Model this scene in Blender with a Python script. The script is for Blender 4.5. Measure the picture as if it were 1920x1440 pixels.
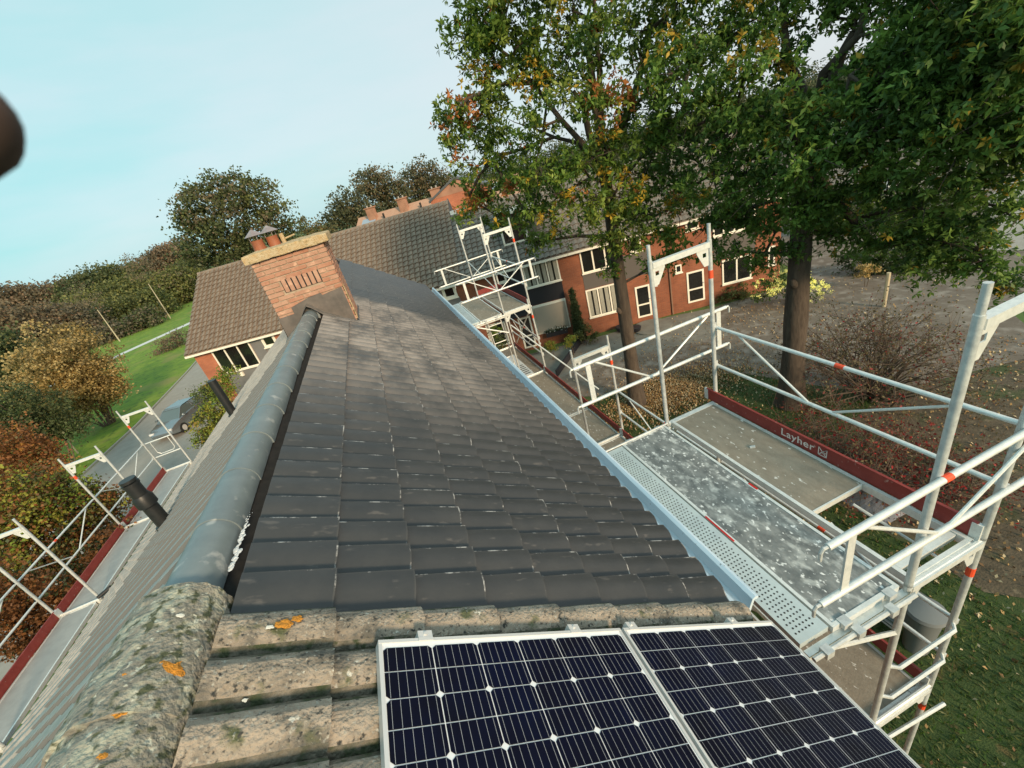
import bpy, math, random
import numpy as np
from mathutils import Vector, Matrix, Euler

for o in list(bpy.data.objects):
    bpy.data.objects.remove(o)
SC = bpy.context.scene
COL = SC.collection
R = math.radians
random.seed(7)
rng = np.random.default_rng(7)
G = 8.05          # all coordinates below are metres measured from the roof apex; the ground is G under it

# ------------------------------------------------------------------ camera
RR = np.array([[0.9100088, -0.3285135, -0.25290882],
               [0.19159389, 0.8742067, -0.44615517],
               [0.36766258, 0.35754934, 0.85847696]])      # rows: right, forward, up
CAM = np.array([0.95926302, -1.3735523, 1.16648181])
F = 782.83
cam_d = bpy.data.cameras.new('camera')
cam = bpy.data.objects.new('camera', cam_d)
COL.objects.link(cam)
M = Matrix.Identity(4)
for r_ in range(3):
    M[r_][0] = RR[0][r_]; M[r_][1] = RR[2][r_]; M[r_][2] = -RR[1][r_]
    M[r_][3] = CAM[r_] + (G if r_ == 2 else 0)
cam.matrix_world = M
cam_d.sensor_width = 36
cam_d.lens = F / 1920 * 36
cam_d.clip_start = 0.01
cam_d.clip_end = 5000
cam_d.dof.use_dof = True
cam_d.dof.focus_distance = 6.0
cam_d.dof.aperture_fstop = 13.0
SC.camera = cam

# ------------------------------------------------------------------ sky, sun, exposure
SUN_EL, SUN_AZ = R(22), R(166)      # azimuth clockwise from +Y
w = bpy.data.worlds.new('World'); SC.world = w; w.use_nodes = True
nt = w.node_tree; nt.nodes.clear()
N = nt.nodes.new; L = nt.links.new
out = N('ShaderNodeOutputWorld'); bg = N('ShaderNodeBackground'); bg.inputs[1].default_value = 0.12
sky = N('ShaderNodeTexSky'); sky.sky_type = 'NISHITA'; sky.sun_disc = False
sky.sun_elevation = SUN_EL; sky.sun_rotation = SUN_AZ; sky.air_density = 1.0; sky.dust_density = 2.0
tc = N('ShaderNodeTexCoord')
mp = N('ShaderNodeMapping'); mp.inputs['Scale'].default_value = (1.0, 1.0, 4.5)
ns = N('ShaderNodeTexNoise'); ns.inputs['Scale'].default_value = 2.2; ns.inputs['Detail'].default_value = 5
L(tc.outputs['Generated'], mp.inputs[0]); L(mp.outputs[0], ns.inputs['Vector'])
cr = N('ShaderNodeValToRGB'); cr.color_ramp.elements[0].position = 0.38; cr.color_ramp.elements[1].position = 0.62
cr.color_ramp.elements[0].color = (2.85, 5.45, 5.6, 1); cr.color_ramp.elements[1].color = (3.95, 5.6, 5.85, 1)
L(ns.outputs[0], cr.inputs[0])
# thin cloud is warmer and greyer towards the east (right of the picture)
dp = N('ShaderNodeVectorMath'); dp.operation = 'DOT_PRODUCT'; dp.inputs[1].default_value = (0.93, 0.36, 0.0)
L(tc.outputs['Generated'], dp.inputs[0])
mr = N('ShaderNodeMapRange'); mr.inputs[1].default_value = -0.15; mr.inputs[2].default_value = 0.95
L(dp.outputs['Value'], mr.inputs[0])
mx1 = N('ShaderNodeMix'); mx1.data_type = 'RGBA'; mx1.inputs[7].default_value = (5.0, 5.4, 5.6, 1)
L(mr.outputs[0], mx1.inputs[0]); L(cr.outputs[0], mx1.inputs[6])
mx2 = N('ShaderNodeMix'); mx2.data_type = 'RGBA'; mx2.inputs[0].default_value = 0.9
L(sky.outputs[0], mx2.inputs[6]); L(mx1.outputs[2], mx2.inputs[7])
L(mx2.outputs[2], bg.inputs[0]); L(bg.outputs[0], out.inputs[0])

sd = bpy.data.lights.new('sun', 'SUN'); sd.energy = 3.3; sd.angle = R(10); sd.color = (1.0, 0.76, 0.50)
sun = bpy.data.objects.new('sun', sd); COL.objects.link(sun)
sdir = Vector((math.sin(SUN_AZ) * math.cos(SUN_EL), math.cos(SUN_AZ) * math.cos(SUN_EL), math.sin(SUN_EL)))
sun.rotation_euler = sdir.to_track_quat('Z', 'Y').to_euler()
sun.location = (0, -20, 40)
SC.view_settings.view_transform = 'Standard'; SC.view_settings.look = 'None'
SC.view_settings.exposure = 0.36; SC.view_settings.gamma = 1.0
SC.view_settings.use_curve_mapping = False
SC.render.engine = 'CYCLES'

# ------------------------------------------------------------------ measuring helpers
def ray(x, y):
    return RR.T @ np.array([(x - 960) / F, 1, (720 - y) / F])
def on_z(x, y, z=-G):
    d = ray(x, y); return CAM + d * (z - CAM[2]) / d[2]
def at(x, y, D):
    d = ray(x, y); return CAM + d * D / math.hypot(d[0], d[1])
def pxm(D):
    return D / F

# ------------------------------------------------------------------ materials
def mat(name, c1, c2=None, rough=0.7, metal=0.0, scale=6.0, detail=6, lo=0.35, hi=0.65, bump=0.0, bscale=None,
        spots=None, spec=0.5, stretch=None):
    m = bpy.data.materials.new(name); m.use_nodes = True
    t = m.node_tree; b = t.nodes['Principled BSDF']; n = t.nodes.new; l = t.links.new
    b.inputs['Roughness'].default_value = rough; b.inputs['Metallic'].default_value = metal
    b.inputs['Specular IOR Level'].default_value = spec
    b.inputs['Base Color'].default_value = (*c1, 1)
    geo = n('ShaderNodeNewGeometry'); vec = geo.outputs['Position']
    if stretch:
        q = n('ShaderNodeMapping'); q.inputs['Scale'].default_value = stretch; l(vec, q.inputs[0]); vec = q.outputs[0]
    cur = None
    if c2 is not None:
        x = n('ShaderNodeTexNoise'); x.inputs['Scale'].default_value = scale; x.inputs['Detail'].default_value = detail
        x.inputs['Roughness'].default_value = 0.65
        l(vec, x.inputs['Vector'])
        r = n('ShaderNodeMapRange'); r.inputs[1].default_value = lo; r.inputs[2].default_value = hi
        l(x.outputs[0], r.inputs[0])
        mx = n('ShaderNodeMix'); mx.data_type = 'RGBA'
        mx.inputs[6].default_value = (*c1, 1); mx.inputs[7].default_value = (*c2, 1)
        l(r.outputs[0], mx.inputs[0]); cur = mx.outputs[2]
    for sp in (spots or []):           # (colour, scale, lo, hi, seed)
        x = n('ShaderNodeTexNoise'); x.inputs['Scale'].default_value = sp[1]; x.inputs['Detail'].default_value = 4
        off = n('ShaderNodeMapping'); off.inputs['Location'].default_value = (sp[4], sp[4] * 1.7, -sp[4])
        l(vec, off.inputs[0]); l(off.outputs[0], x.inputs['Vector'])
        r = n('ShaderNodeMapRange'); r.inputs[1].default_value = sp[2]; r.inputs[2].default_value = sp[3]
        l(x.outputs[0], r.inputs[0])
        mx = n('ShaderNodeMix'); mx.data_type = 'RGBA'; mx.inputs[7].default_value = (*sp[0], 1)
        if cur is None: mx.inputs[6].default_value = (*c1, 1)
        else: l(cur, mx.inputs[6])
        l(r.outputs[0], mx.inputs[0]); cur = mx.outputs[2]
    if cur is not None: l(cur, b.inputs['Base Color'])
    if bump:
        x = n('ShaderNodeTexNoise'); x.inputs['Scale'].default_value = bscale or scale * 3; x.inputs['Detail'].default_value = 6
        l(vec, x.inputs['Vector'])
        bp = n('ShaderNodeBump'); bp.inputs['Strength'].default_value = bump; bp.inputs['Distance'].default_value = 0.02
        l(x.outputs[0], bp.inputs['Height']); l(bp.outputs[0], b.inputs['Normal'])
    m['cur'] = 1
    return m

def leafmat(name, c, tr=0.38):
    m = bpy.data.materials.new(name); m.use_nodes = True
    t = m.node_tree; n = t.nodes.new; l = t.links.new
    t.nodes.clear()
    o = n('ShaderNodeOutputMaterial'); d = n('ShaderNodeBsdfPrincipled'); tl = n('ShaderNodeBsdfTranslucent'); mx = n('ShaderNodeMixShader')
    geo = n('ShaderNodeNewGeometry')
    x = n('ShaderNodeTexNoise'); x.inputs['Scale'].default_value = 1.3; l(geo.outputs['Position'], x.inputs['Vector'])
    mr_ = n('ShaderNodeMapRange'); mr_.inputs[1].default_value = 0.3; mr_.inputs[2].default_value = 0.7
    mr_.inputs[3].default_value = 0.65; mr_.inputs[4].default_value = 1.35; l(x.outputs[0], mr_.inputs[0])
    sc = n('ShaderNodeVectorMath'); sc.operation = 'SCALE'; sc.inputs[0].default_value = [q * 1.62 for q in c]; l(mr_.outputs[0], sc.inputs['Scale'])
    l(sc.outputs[0], d.inputs['Base Color']); l(sc.outputs[0], tl.inputs['Color'])
    d.inputs['Roughness'].default_value = 0.5; d.inputs['Specular IOR Level'].default_value = 0.3
    mx.inputs[0].default_value = tr
    l(d.outputs[0], mx.inputs[1]); l(tl.outputs[0], mx.inputs[2]); l(mx.outputs[0], o.inputs[0])
    return m

m_newtile = mat('glazed anthracite tile', (0.034, 0.036, 0.038), (0.050, 0.050, 0.050), rough=0.36, scale=3, bump=0.05, bscale=60)
def dust(m, colour=(0.36, 0.315, 0.285)):
    """pale cement dust walked over the middle of the new slope, faint scuffs elsewhere"""
    t = m.node_tree; n = t.nodes.new; l = t.links.new; b = t.nodes['Principled BSDF']
    geo = n('ShaderNodeNewGeometry'); sx = n('ShaderNodeSeparateXYZ'); l(geo.outputs['Position'], sx.inputs[0])
    def rng_(src, a, b_, c, d):
        r = n('ShaderNodeMapRange'); r.interpolation_type = 'SMOOTHSTEP'
        for i, v in zip((1, 2, 3, 4), (a, b_, c, d)): r.inputs[i].default_value = v
        l(src, r.inputs[0]); return r.outputs[0]
    def mul(a, b_):
        x = n('ShaderNodeMath'); x.operation = 'MULTIPLY'
        l(a, x.inputs[0])
        if isinstance(b_, float): x.inputs[1].default_value = b_
        else: l(b_, x.inputs[1])
        return x.outputs[0]
    y1 = rng_(sx.outputs['Y'], 1.2, 4.2, 0, 1); y2 = rng_(sx.outputs['Y'], 7.0, 7.4, 1, 0.12)
    x1 = rng_(sx.outputs['X'], 1.0, 2.2, 1, 0.45)
    nz = n('ShaderNodeTexNoise'); nz.inputs['Scale'].default_value = 2.2; nz.inputs['Detail'].default_value = 8
    nz.inputs['Roughness'].default_value = 0.7
    mpp = n('ShaderNodeMapping'); mpp.inputs['Scale'].default_value = (1, 0.6, 1)
    l(geo.outputs['Position'], mpp.inputs[0]); l(mpp.outputs[0], nz.inputs['Vector'])
    nn = rng_(nz.outputs[0], 0.32, 0.62, 0.14, 0.80)
    f = mul(mul(mul(y1, y2), x1), nn)
    # thin scuffs everywhere
    n2 = n('ShaderNodeTexNoise'); n2.inputs['Scale'].default_value = 12; n2.inputs['Detail'].default_value = 9
    m2 = n('ShaderNodeMapping'); m2.inputs['Scale'].default_value = (0.7, 2.2, 1); m2.inputs['Rotation'].default_value = (0, 0, 0.25)
    l(geo.outputs['Position'], m2.inputs[0]); l(m2.outputs[0], n2.inputs['Vector'])
    s2 = rng_(n2.outputs[0], 0.60, 0.74, 0, 0.16)
    ad = n('ShaderNodeMath'); ad.operation = 'MAXIMUM'; l(f, ad.inputs[0]); l(s2, ad.inputs[1])
    mx = n('ShaderNodeMix'); mx.data_type = 'RGBA'; mx.inputs[7].default_value = (*colour, 1)
    src = b.inputs['Base Color'].links[0].from_socket
    l(src, mx.inputs[6]); l(ad.outputs[0], mx.inputs[0]); l(mx.outputs[2], b.inputs['Base Color'])
    rr = rng_(ad.outputs[0], 0, 0.6, 0.42, 0.85); l(rr, b.inputs['Roughness'])
dust(m_newtile)
m_edge = mat('scraped and sky lit tile edge', (0.40, 0.385, 0.37), (0.055, 0.055, 0.055), rough=0.6, scale=11, detail=9, lo=0.37, hi=0.47)  # scrapes, with the sky light caught on tile lips painted into the colour
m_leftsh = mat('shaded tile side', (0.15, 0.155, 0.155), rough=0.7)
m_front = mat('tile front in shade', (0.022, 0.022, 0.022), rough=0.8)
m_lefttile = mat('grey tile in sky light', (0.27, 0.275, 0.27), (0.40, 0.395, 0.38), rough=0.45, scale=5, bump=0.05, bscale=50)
m_oldtile = mat('weathered concrete tile', (0.30, 0.25, 0.195), (0.43, 0.36, 0.285), rough=0.95, scale=9, bump=0.9, bscale=70,
                spots=[((0.13, 0.12, 0.10), 7, 0.50, 0.66, 3), ((0.11, 0.12, 0.06), 9, 0.60, 0.70, 11), ((0.05, 0.05, 0.045), 55, 0.57, 0.68, 5), ((0.42, 0.40, 0.34), 70, 0.60, 0.70, 15),
                       ((0.62, 0.60, 0.52), 28, 0.68, 0.72, 8)])
m_groove = mat('mossy tile groove', (0.10, 0.095, 0.07), (0.24, 0.21, 0.165), rough=0.95, scale=16, bump=0.9, bscale=70, lo=0.42, hi=0.66, spots=[((0.05, 0.065, 0.03), 20, 0.50, 0.62, 6)])
m_moss = mat('lichen covered ridge', (0.19, 0.18, 0.15), (0.33, 0.31, 0.255), rough=0.95, scale=14, bump=1.0, bscale=55,
             spots=[((0.42, 0.42, 0.33), 15, 0.52, 0.66, 2), ((0.09, 0.10, 0.055), 26, 0.54, 0.64, 9), ((0.56, 0.56, 0.46), 40, 0.60, 0.68, 4)])
m_orange = mat('orange lichen', (0.80, 0.33, 0.04), (0.45, 0.2, 0.03), rough=0.95, scale=60, bump=0.8, bscale=160)
m_whitel = mat('white lichen', (0.72, 0.70, 0.62), rough=0.95)
m_cap = mat('blue grey ridge tile', (0.15, 0.18, 0.19), (0.20, 0.235, 0.24), rough=0.40, scale=5, bump=0.08, bscale=30,
            spots=[((0.36, 0.37, 0.36), 10, 0.62, 0.70, 3)])
m_batten = mat('dark batten gap', (0.008, 0.008, 0.008), (0.02, 0.018, 0.016), rough=0.9, scale=20)
m_foam = mat('white sealing foam', (0.80, 0.79, 0.78), (0.6, 0.6, 0.6), rough=0.7, scale=30, bump=0.6)
m_zinc = mat('new zinc gutter', (0.66, 0.80, 0.92), (0.70, 0.83, 0.94), rough=0.35, metal=0.1, scale=2, spots=[((0.35, 0.4, 0.45), 30, 0.68, 0.72, 1)])
m_galv = mat('galvanised steel', (0.80, 0.81, 0.78), (0.66, 0.68, 0.66), rough=0.38, metal=0.25, scale=22, bump=0.08, bscale=120)
m_galvd = mat('worn galvanised post', (0.66, 0.68, 0.66), (0.48, 0.50, 0.50), rough=0.45, metal=0.3, scale=18, bump=0.1, bscale=100)
m_perf = mat('perforated steel deck', (0.62, 0.69, 0.68), (0.54, 0.60, 0.60), rough=0.45, metal=0.35, scale=8)
m_hole = mat('dark hole', (0.02, 0.02, 0.02), rough=0.9)
m_red = mat('oxide red board', (0.235, 0.028, 0.022), (0.30, 0.045, 0.035), rough=0.6, scale=8, bump=0.1,
            spots=[((0.42, 0.22, 0.19), 25, 0.66, 0.72, 5)])
m_band = mat('signal orange band', (0.85, 0.09, 0.03), rough=0.55)
m_redpaint = mat('red paint mark', (0.6, 0.02, 0.015), rough=0.6)
m_ply = mat('grey plywood deck', (0.235, 0.20, 0.155), (0.30, 0.26, 0.205), rough=0.85, scale=9, bump=0.25, bscale=60, stretch=(1.6, 0.7, 1),
            spots=[((0.66, 0.63, 0.58), 20, 0.655, 0.69, 2)])
m_splash = mat('cement splashed deck', (0.115, 0.125, 0.125), (0.30, 0.31, 0.30), rough=0.6, scale=9, detail=10, bump=0.25, bscale=40, lo=0.36, hi=0.68, stretch=(1.0, 0.6, 1),
               spots=[((0.50, 0.51, 0.49), 14, 0.53, 0.68, 2), ((0.80, 0.80, 0.78), 34, 0.61, 0.67, 7)])
m_white = mat('white print', (0.78, 0.66, 0.62), rough=0.6)
m_brick = mat('warm orange brick', (0.38, 0.20, 0.135), (0.48, 0.29, 0.205), rough=0.9, scale=7, bump=0.35, bscale=70,
              spots=[((0.60, 0.36, 0.25), 9, 0.60, 0.70, 3)])
m_brick2 = mat('darker orange brick', (0.36, 0.165, 0.105), (0.46, 0.24, 0.16), rough=0.9, scale=9, bump=0.35, bscale=70)
m_mortar = mat('sandy mortar', (0.44, 0.35, 0.26), (0.34, 0.26, 0.19), rough=0.95, scale=20, bump=0.3)
m_crown = mat('yellow lichen slab', (0.46, 0.31, 0.15), (0.54, 0.44, 0.29), rough=0.95, scale=16, bump=0.9, bscale=60,
              spots=[((0.30, 0.24, 0.12), 22, 0.57, 0.66, 3)])
m_lead = mat('brown stained lead', (0.085, 0.075, 0.068), (0.15, 0.125, 0.11), rough=0.6, scale=5, bump=0.2, bscale=12)
m_lead2 = mat('dark flashing', (0.07, 0.075, 0.08), (0.10, 0.105, 0.11), rough=0.5, scale=6, bump=0.2, bscale=15)
m_pot = mat('terracotta flue', (0.36, 0.12, 0.055), (0.24, 0.08, 0.04), rough=0.55, scale=10)
m_cowl = mat('weathered metal cowl', (0.40, 0.34, 0.34), (0.30, 0.24, 0.24), rough=0.5, metal=0.4, scale=10)
m_black = mat('black plastic pipe', (0.012, 0.012, 0.012), (0.02, 0.02, 0.019), rough=0.45, scale=8, bump=0.05)
m_rbrick = None
m_cream = mat('cream window frame', (0.88, 0.82, 0.70), rough=0.5)
m_grey = mat('grey facade board', (0.17, 0.165, 0.165), (0.19, 0.185, 0.18), rough=0.7, scale=2)
m_dgrey = mat('dark facade board', (0.018, 0.017, 0.022), rough=0.6)
m_mgrey = mat('brown grey facade board', (0.105, 0.09, 0.08), rough=0.7)
m_curt = mat('net curtain', (0.42, 0.40, 0.33), (0.30, 0.29, 0.24), rough=0.9, scale=10, stretch=(6, 6, 0.3))
m_awn = mat('beige roller awning', (0.46, 0.38, 0.30), (0.44, 0.36, 0.285), rough=0.85, scale=3)
m_rooftile = mat('aged brown roof tile', (0.19, 0.135, 0.10), (0.27, 0.205, 0.155), rough=0.9, scale=3.5, bump=0.2,
                 spots=[((0.44, 0.38, 0.30), 30, 0.60, 0.70, 3), ((0.10, 0.085, 0.07), 14, 0.6, 0.7, 6)])
m_rooftile2 = mat('aged grey roof tile', (0.165, 0.14, 0.12), (0.225, 0.195, 0.165), rough=0.9, scale=3, bump=0.2,
                  spots=[((0.36, 0.33, 0.28), 30, 0.60, 0.70, 3)])
m_farroof = mat('orange roof far away', (0.42, 0.24, 0.16), (0.48, 0.29, 0.20), rough=0.9, scale=3)
m_bark = mat('oak bark', (0.10, 0.075, 0.055), (0.055, 0.04, 0.03), rough=0.95, scale=9, bump=1.0, bscale=22, stretch=(1, 1, 0.25))
m_twig = mat('brown twig', (0.12, 0.085, 0.06), rough=0.9)
m_asph = mat('pale asphalt road', (0.30, 0.275, 0.24), (0.35, 0.325, 0.285), rough=0.9, scale=1.5, bump=0.2, bscale=60)
m_path = mat('pale path', (0.62, 0.62, 0.60), rough=0.9)
m_court = mat('brown brick paving', (0.125, 0.097, 0.073), (0.185, 0.152, 0.12), rough=0.9, scale=0.8, bump=0.3, bscale=25,
              spots=[((0.27, 0.235, 0.20), 2.0, 0.5, 0.7, 9)])
m_patio = mat('grey garden paving', (0.24, 0.225, 0.19), (0.17, 0.155, 0.13), rough=0.9, scale=1.5, bump=0.2)
m_soil = mat('dark leaf soil', (0.07, 0.055, 0.035), (0.125, 0.095, 0.06), rough=0.95, scale=3, bump=0.8, bscale=25, spots=[((0.05, 0.07, 0.02), 1.1, 0.52, 0.66, 4), ((0.18, 0.14, 0.09), 6, 0.58, 0.7, 8)])
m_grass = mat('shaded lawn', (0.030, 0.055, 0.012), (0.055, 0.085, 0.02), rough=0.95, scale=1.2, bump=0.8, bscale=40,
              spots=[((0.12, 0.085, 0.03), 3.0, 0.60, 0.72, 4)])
m_lawn = mat('bright lawn', (0.10, 0.20, 0.010), (0.20, 0.28, 0.02), rough=0.95, scale=0.6, spots=[((0.05, 0.11, 0.012), 2.5, 0.52, 0.70, 3), ((0.22, 0.22, 0.05), 0.25, 0.55, 0.7, 8)], bump=0.6, bscale=8)
m_field = mat('field grass', (0.07, 0.13, 0.025), (0.11, 0.15, 0.04), rough=0.95, scale=0.05, bump=0.3, bscale=2)
m_kerb = mat('concrete kerb', (0.34, 0.33, 0.30), rough=0.9)
m_cell = mat('solar cell', (0.003, 0.005, 0.022), (0.004, 0.004, 0.010), rough=0.5, scale=3, spec=0.08)
m_busbar = mat('silver busbar', (0.36, 0.37, 0.40), rough=0.4)
m_back = mat('white backsheet', (0.80, 0.81, 0.83), rough=0.5)
m_alu = mat('aluminium frame', (0.70, 0.69, 0.67), rough=0.4, metal=0.3)
m_car = mat('silver grey car paint', (0.30, 0.33, 0.35), rough=0.22, metal=0.7)
m_carw = mat('white car paint', (0.75, 0.76, 0.77), rough=0.3)
m_glass = mat('dark window glass', (0.012, 0.013, 0.013), rough=0.06, spec=0.8)
m_carglass = mat('car glass', (0.09, 0.12, 0.12), rough=0.05, spec=1.0)
m_tyre = mat('tyre rubber', (0.015, 0.015, 0.015), rough=0.8)
m_lamp = mat('lamp lens', (0.7, 0.7, 0.7), rough=0.2)
m_skin = mat('shade darkened skin', (0.075, 0.045, 0.035), (0.055, 0.033, 0.026), rough=0.8, scale=300)  # bare finger; the shade on it is put into the dark skin colour
m_stake = mat('pale wooden stake', (0.52, 0.43, 0.28), rough=0.9)
m_birch = mat('pale young bark', (0.48, 0.42, 0.30), rough=0.9)
m_litter = [mat('fallen leaf tan', (0.38, 0.24, 0.10), rough=0.9), mat('fallen leaf brown', (0.20, 0.11, 0.05), rough=0.9), mat('fallen leaf pale', (0.52, 0.42, 0.26), rough=0.9)]

def brickmat(name, c1, c2, mort):
    m = mat(name, c1, rough=0.9, bump=0.0)
    t = m.node_tree; n = t.nodes.new; l = t.links.new; b = t.nodes['Principled BSDF']
    tcn = n('ShaderNodeTexCoord'); br = n('ShaderNodeTexBrick')
    br.inputs['Color1'].default_value = (*c1, 1); br.inputs['Color2'].default_value = (*c2, 1); br.inputs['Mortar'].default_value = (*mort, 1)
    br.inputs['Scale'].default_value = 1.0; br.inputs['Mortar Size'].default_value = 0.006
    br.inputs['Brick Width'].default_value = 0.22; br.inputs['Row Height'].default_value = 0.065
    l(tcn.outputs['UV'], br.inputs['Vector'])
    ns_ = n('ShaderNodeTexNoise'); ns_.inputs['Scale'].default_value = 1.2; ns_.inputs['Detail'].default_value = 6
    geo = n('ShaderNodeNewGeometry'); l(geo.outputs['Position'], ns_.inputs['Vector'])
    mr_ = n('ShaderNodeMapRange'); mr_.inputs[1].default_value = 0.3; mr_.inputs[2].default_value = 0.7
    mr_.inputs[3].default_value = 0.75; mr_.inputs[4].default_value = 1.2; l(ns_.outputs[0], mr_.inputs[0])
    sc = n('ShaderNodeVectorMath'); sc.operation = 'SCALE'; l(br.outputs[0], sc.inputs[0]); l(mr_.outputs[0], sc.inputs['Scale'])
    l(sc.outputs[0], b.inputs['Base Color'])
    bp = n('ShaderNodeBump'); bp.inputs['Strength'].default_value = 0.4; bp.inputs['Distance'].default_value = 0.01; bp.invert = True
    l(br.outputs['Fac'], bp.inputs['Height']); l(bp.outputs[0], b.inputs['Normal'])
    return m
m_rbrick = brickmat('red brown facade brick', (0.30, 0.095, 0.045), (0.24, 0.075, 0.038), (0.25, 0.14, 0.09))
m_obrick = brickmat('orange gable brick', (0.46, 0.15, 0.075), (0.40, 0.125, 0.065), (0.38, 0.2, 0.13))

# ------------------------------------------------------------------ mesh helpers
WL = {}     # world position of each object's origin (in apex coordinates)
def tag(o, label=None, cat=None, group=None, kind=None):
    if label: o['label'] = label
    if cat: o['category'] = cat
    if group: o['group'] = group
    if kind: o['kind'] = kind
    return o
def thing(name, label, cat, loc, group=None):
    o = bpy.data.objects.new(name, None); COL.objects.link(o)
    o.empty_display_size = 0.2
    o.location = (loc[0], loc[1], loc[2] + G)
    WL[o.name] = np.array(loc, float)
    return tag(o, label, cat, group)
class MB:
    def __init__(s):
        s.v = []; s.f = []; s.mi = []; s.n = 0; s.uv = []
    def add(s, verts, faces, mi=0):
        verts = np.asarray(verts, float)
        s.v.append(verts)
        for f in faces:
            s.f.append([i + s.n for i in f]); s.mi.append(mi)
        s.n += len(verts)
    def box(s, O, ex, ey, ez, a, b, c, mi=0):
        O = np.asarray(O, float); ex, ey, ez = [np.asarray(q, float) for q in (ex, ey, ez)]
        vs = [O + ex * a[i] + ey * b[j] + ez * c[k] for k in (0, 1) for j in (0, 1) for i in (0, 1)]
        s.add(vs, [(0, 2, 3, 1), (4, 5, 7, 6), (0, 1, 5, 4), (2, 6, 7, 3), (0, 4, 6, 2), (1, 3, 7, 5)], mi)
    def abox(s, x, y, z, mi=0):
        s.box((0, 0, 0), (1, 0, 0), (0, 1, 0), (0, 0, 1), x, y, z, mi)
    def tube(s, p, q, r, n=8, mi=0, r2=None, cap=True):
        p = np.asarray(p, float); q = np.asarray(q, float); d = q - p; Ln = np.linalg.norm(d)
        if Ln < 1e-6: return
        d /= Ln; a = np.cross(d, (0, 0, 1) if abs(d[2]) < 0.9 else (1, 0, 0)); a /= np.linalg.norm(a); b = np.cross(d, a)
        r2 = r if r2 is None else r2
        th = np.arange(n) * 2 * math.pi / n
        ring = np.outer(np.cos(th), a) + np.outer(np.sin(th), b)
        vs = np.vstack([p + ring * r, q + ring * r2])
        fs = [(i, (i + 1) % n, n + (i + 1) % n, n + i) for i in range(n)]
        if cap: fs += [tuple(range(n))[::-1], tuple(range(n, 2 * n))]
        s.add(vs, fs, mi)
    def path(s, pts, rs, n=8, mi=0):
        pts = np.asarray(pts, float); k = len(pts)
        th = np.arange(n) * 2 * math.pi / n; vs = []
        a = None
        for i in range(k):
            d = pts[min(i + 1, k - 1)] - pts[max(i - 1, 0)]; d /= (np.linalg.norm(d) + 1e-9)
            if a is None:
                a = np.cross(d, (0, 0, 1) if abs(d[2]) < 0.9 else (1, 0, 0))
            a = a - d * (a @ d); a /= np.linalg.norm(a); b = np.cross(d, a)
            vs.append(pts[i] + (np.outer(np.cos(th), a) + np.outer(np.sin(th), b)) * rs[i])
        fs = [(i * n + j, i * n + (j + 1) % n, (i + 1) * n + (j + 1) % n, (i + 1) * n + j) for i in range(k - 1) for j in range(n)]
        fs += [tuple(range(n))[::-1], tuple(range((k - 1) * n, k * n))]
        s.add(np.vstack(vs), fs, mi)
    def plate(s, poly, nrm, th, mi=0):
        poly = np.asarray(poly, float); nrm = np.asarray(nrm, float); k = len(poly)
        vs = np.vstack([poly, poly + nrm * th])
        fs = [tuple(range(k))[::-1], tuple(range(k, 2 * k))] + [(i, (i + 1) % k, k + (i + 1) % k, k + i) for i in range(k)]
        s.add(vs, fs, mi)
    def mesh(s, name, mats, org=(0, 0, 0), smooth=False):
        me = bpy.data.meshes.new(name)
        vs = (np.vstack(s.v) - np.asarray(org, float)) if s.v else np.zeros((0, 3))
        me.from_pydata(vs.tolist(), [], s.f)
        for m in (mats if isinstance(mats, (list, tuple)) else [mats]): me.materials.append(m)
        me.polygons.foreach_set('material_index', s.mi)
        if smooth: me.polygons.foreach_set('use_smooth', [True] * len(s.f))
        me.update()
        return me
    def build(s, name, mats, parent=None, label=None, cat=None, kind=None, group=None, smooth=False, org=None):
        if parent is not None: og = WL[parent.name]
        else: og = np.array(org if org is not None else (0, 0, 0), float)
        me = s.mesh(name, mats, og, smooth)
        o = bpy.data.objects.new(name, me); COL.objects.link(o)
        if parent is not None: o.parent = parent
        else: o.location = (og[0], og[1], og[2] + G)
        WL[o.name] = og
        return tag(o, label, cat, group, kind)
def smooth_by_angle(o, a=40):
    me = o.data
    me.polygons.foreach_set('use_smooth', [True] * len(me.polygons))
    me.set_sharp_from_angle(angle=R(a))
def inst(name, me, parent, loc, rot=None, kind=None, scale=None):
    """a piece of its own that shares mesh data; loc in apex coordinates, parents are never rotated"""
    o = bpy.data.objects.new(name, me); COL.objects.link(o); o.parent = parent
    o.location = Vector(np.asarray(loc, float) - WL[parent.name])
    if rot is not None: o.rotation_euler = rot
    if scale is not None: o.scale = scale
    WL[o.name] = np.asarray(loc, float)
    if kind: o['kind'] = kind
    return o
X_, Y_, Z_ = np.eye(3)

# boxes with metric UVs, for the brick texture
def brickbox(name, m, parent, O, ex, ey, ez, a, b, c, label=None):
    mb = MB(); mb.box(O, ex, ey, ez, a, b, c)
    o = mb.build(name, m, parent, label=label)
    me = o.data; uvl = me.uv_layers.new(name='UVMap')
    ex, ey, ez = [np.asarray(q, float) for q in (ex, ey, ez)]; O = np.asarray(O, float); og = WL[parent.name]
    for p_ in me.polygons:
        nn = np.array(p_.normal)
        for li in p_.loop_indices:
            co = np.array(me.vertices[me.loops[li].vertex_index].co) + og - O
            ue, ve, we = co @ ex, co @ ey, co @ ez
            if abs(nn @ ez) > 0.7: uvl.data[li].uv = (ue, ve)
            elif abs(nn @ ey) > abs(nn @ ex): uvl.data[li].uv = (ue, we)
            else: uvl.data[li].uv = (ve, we)
    return o

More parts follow.
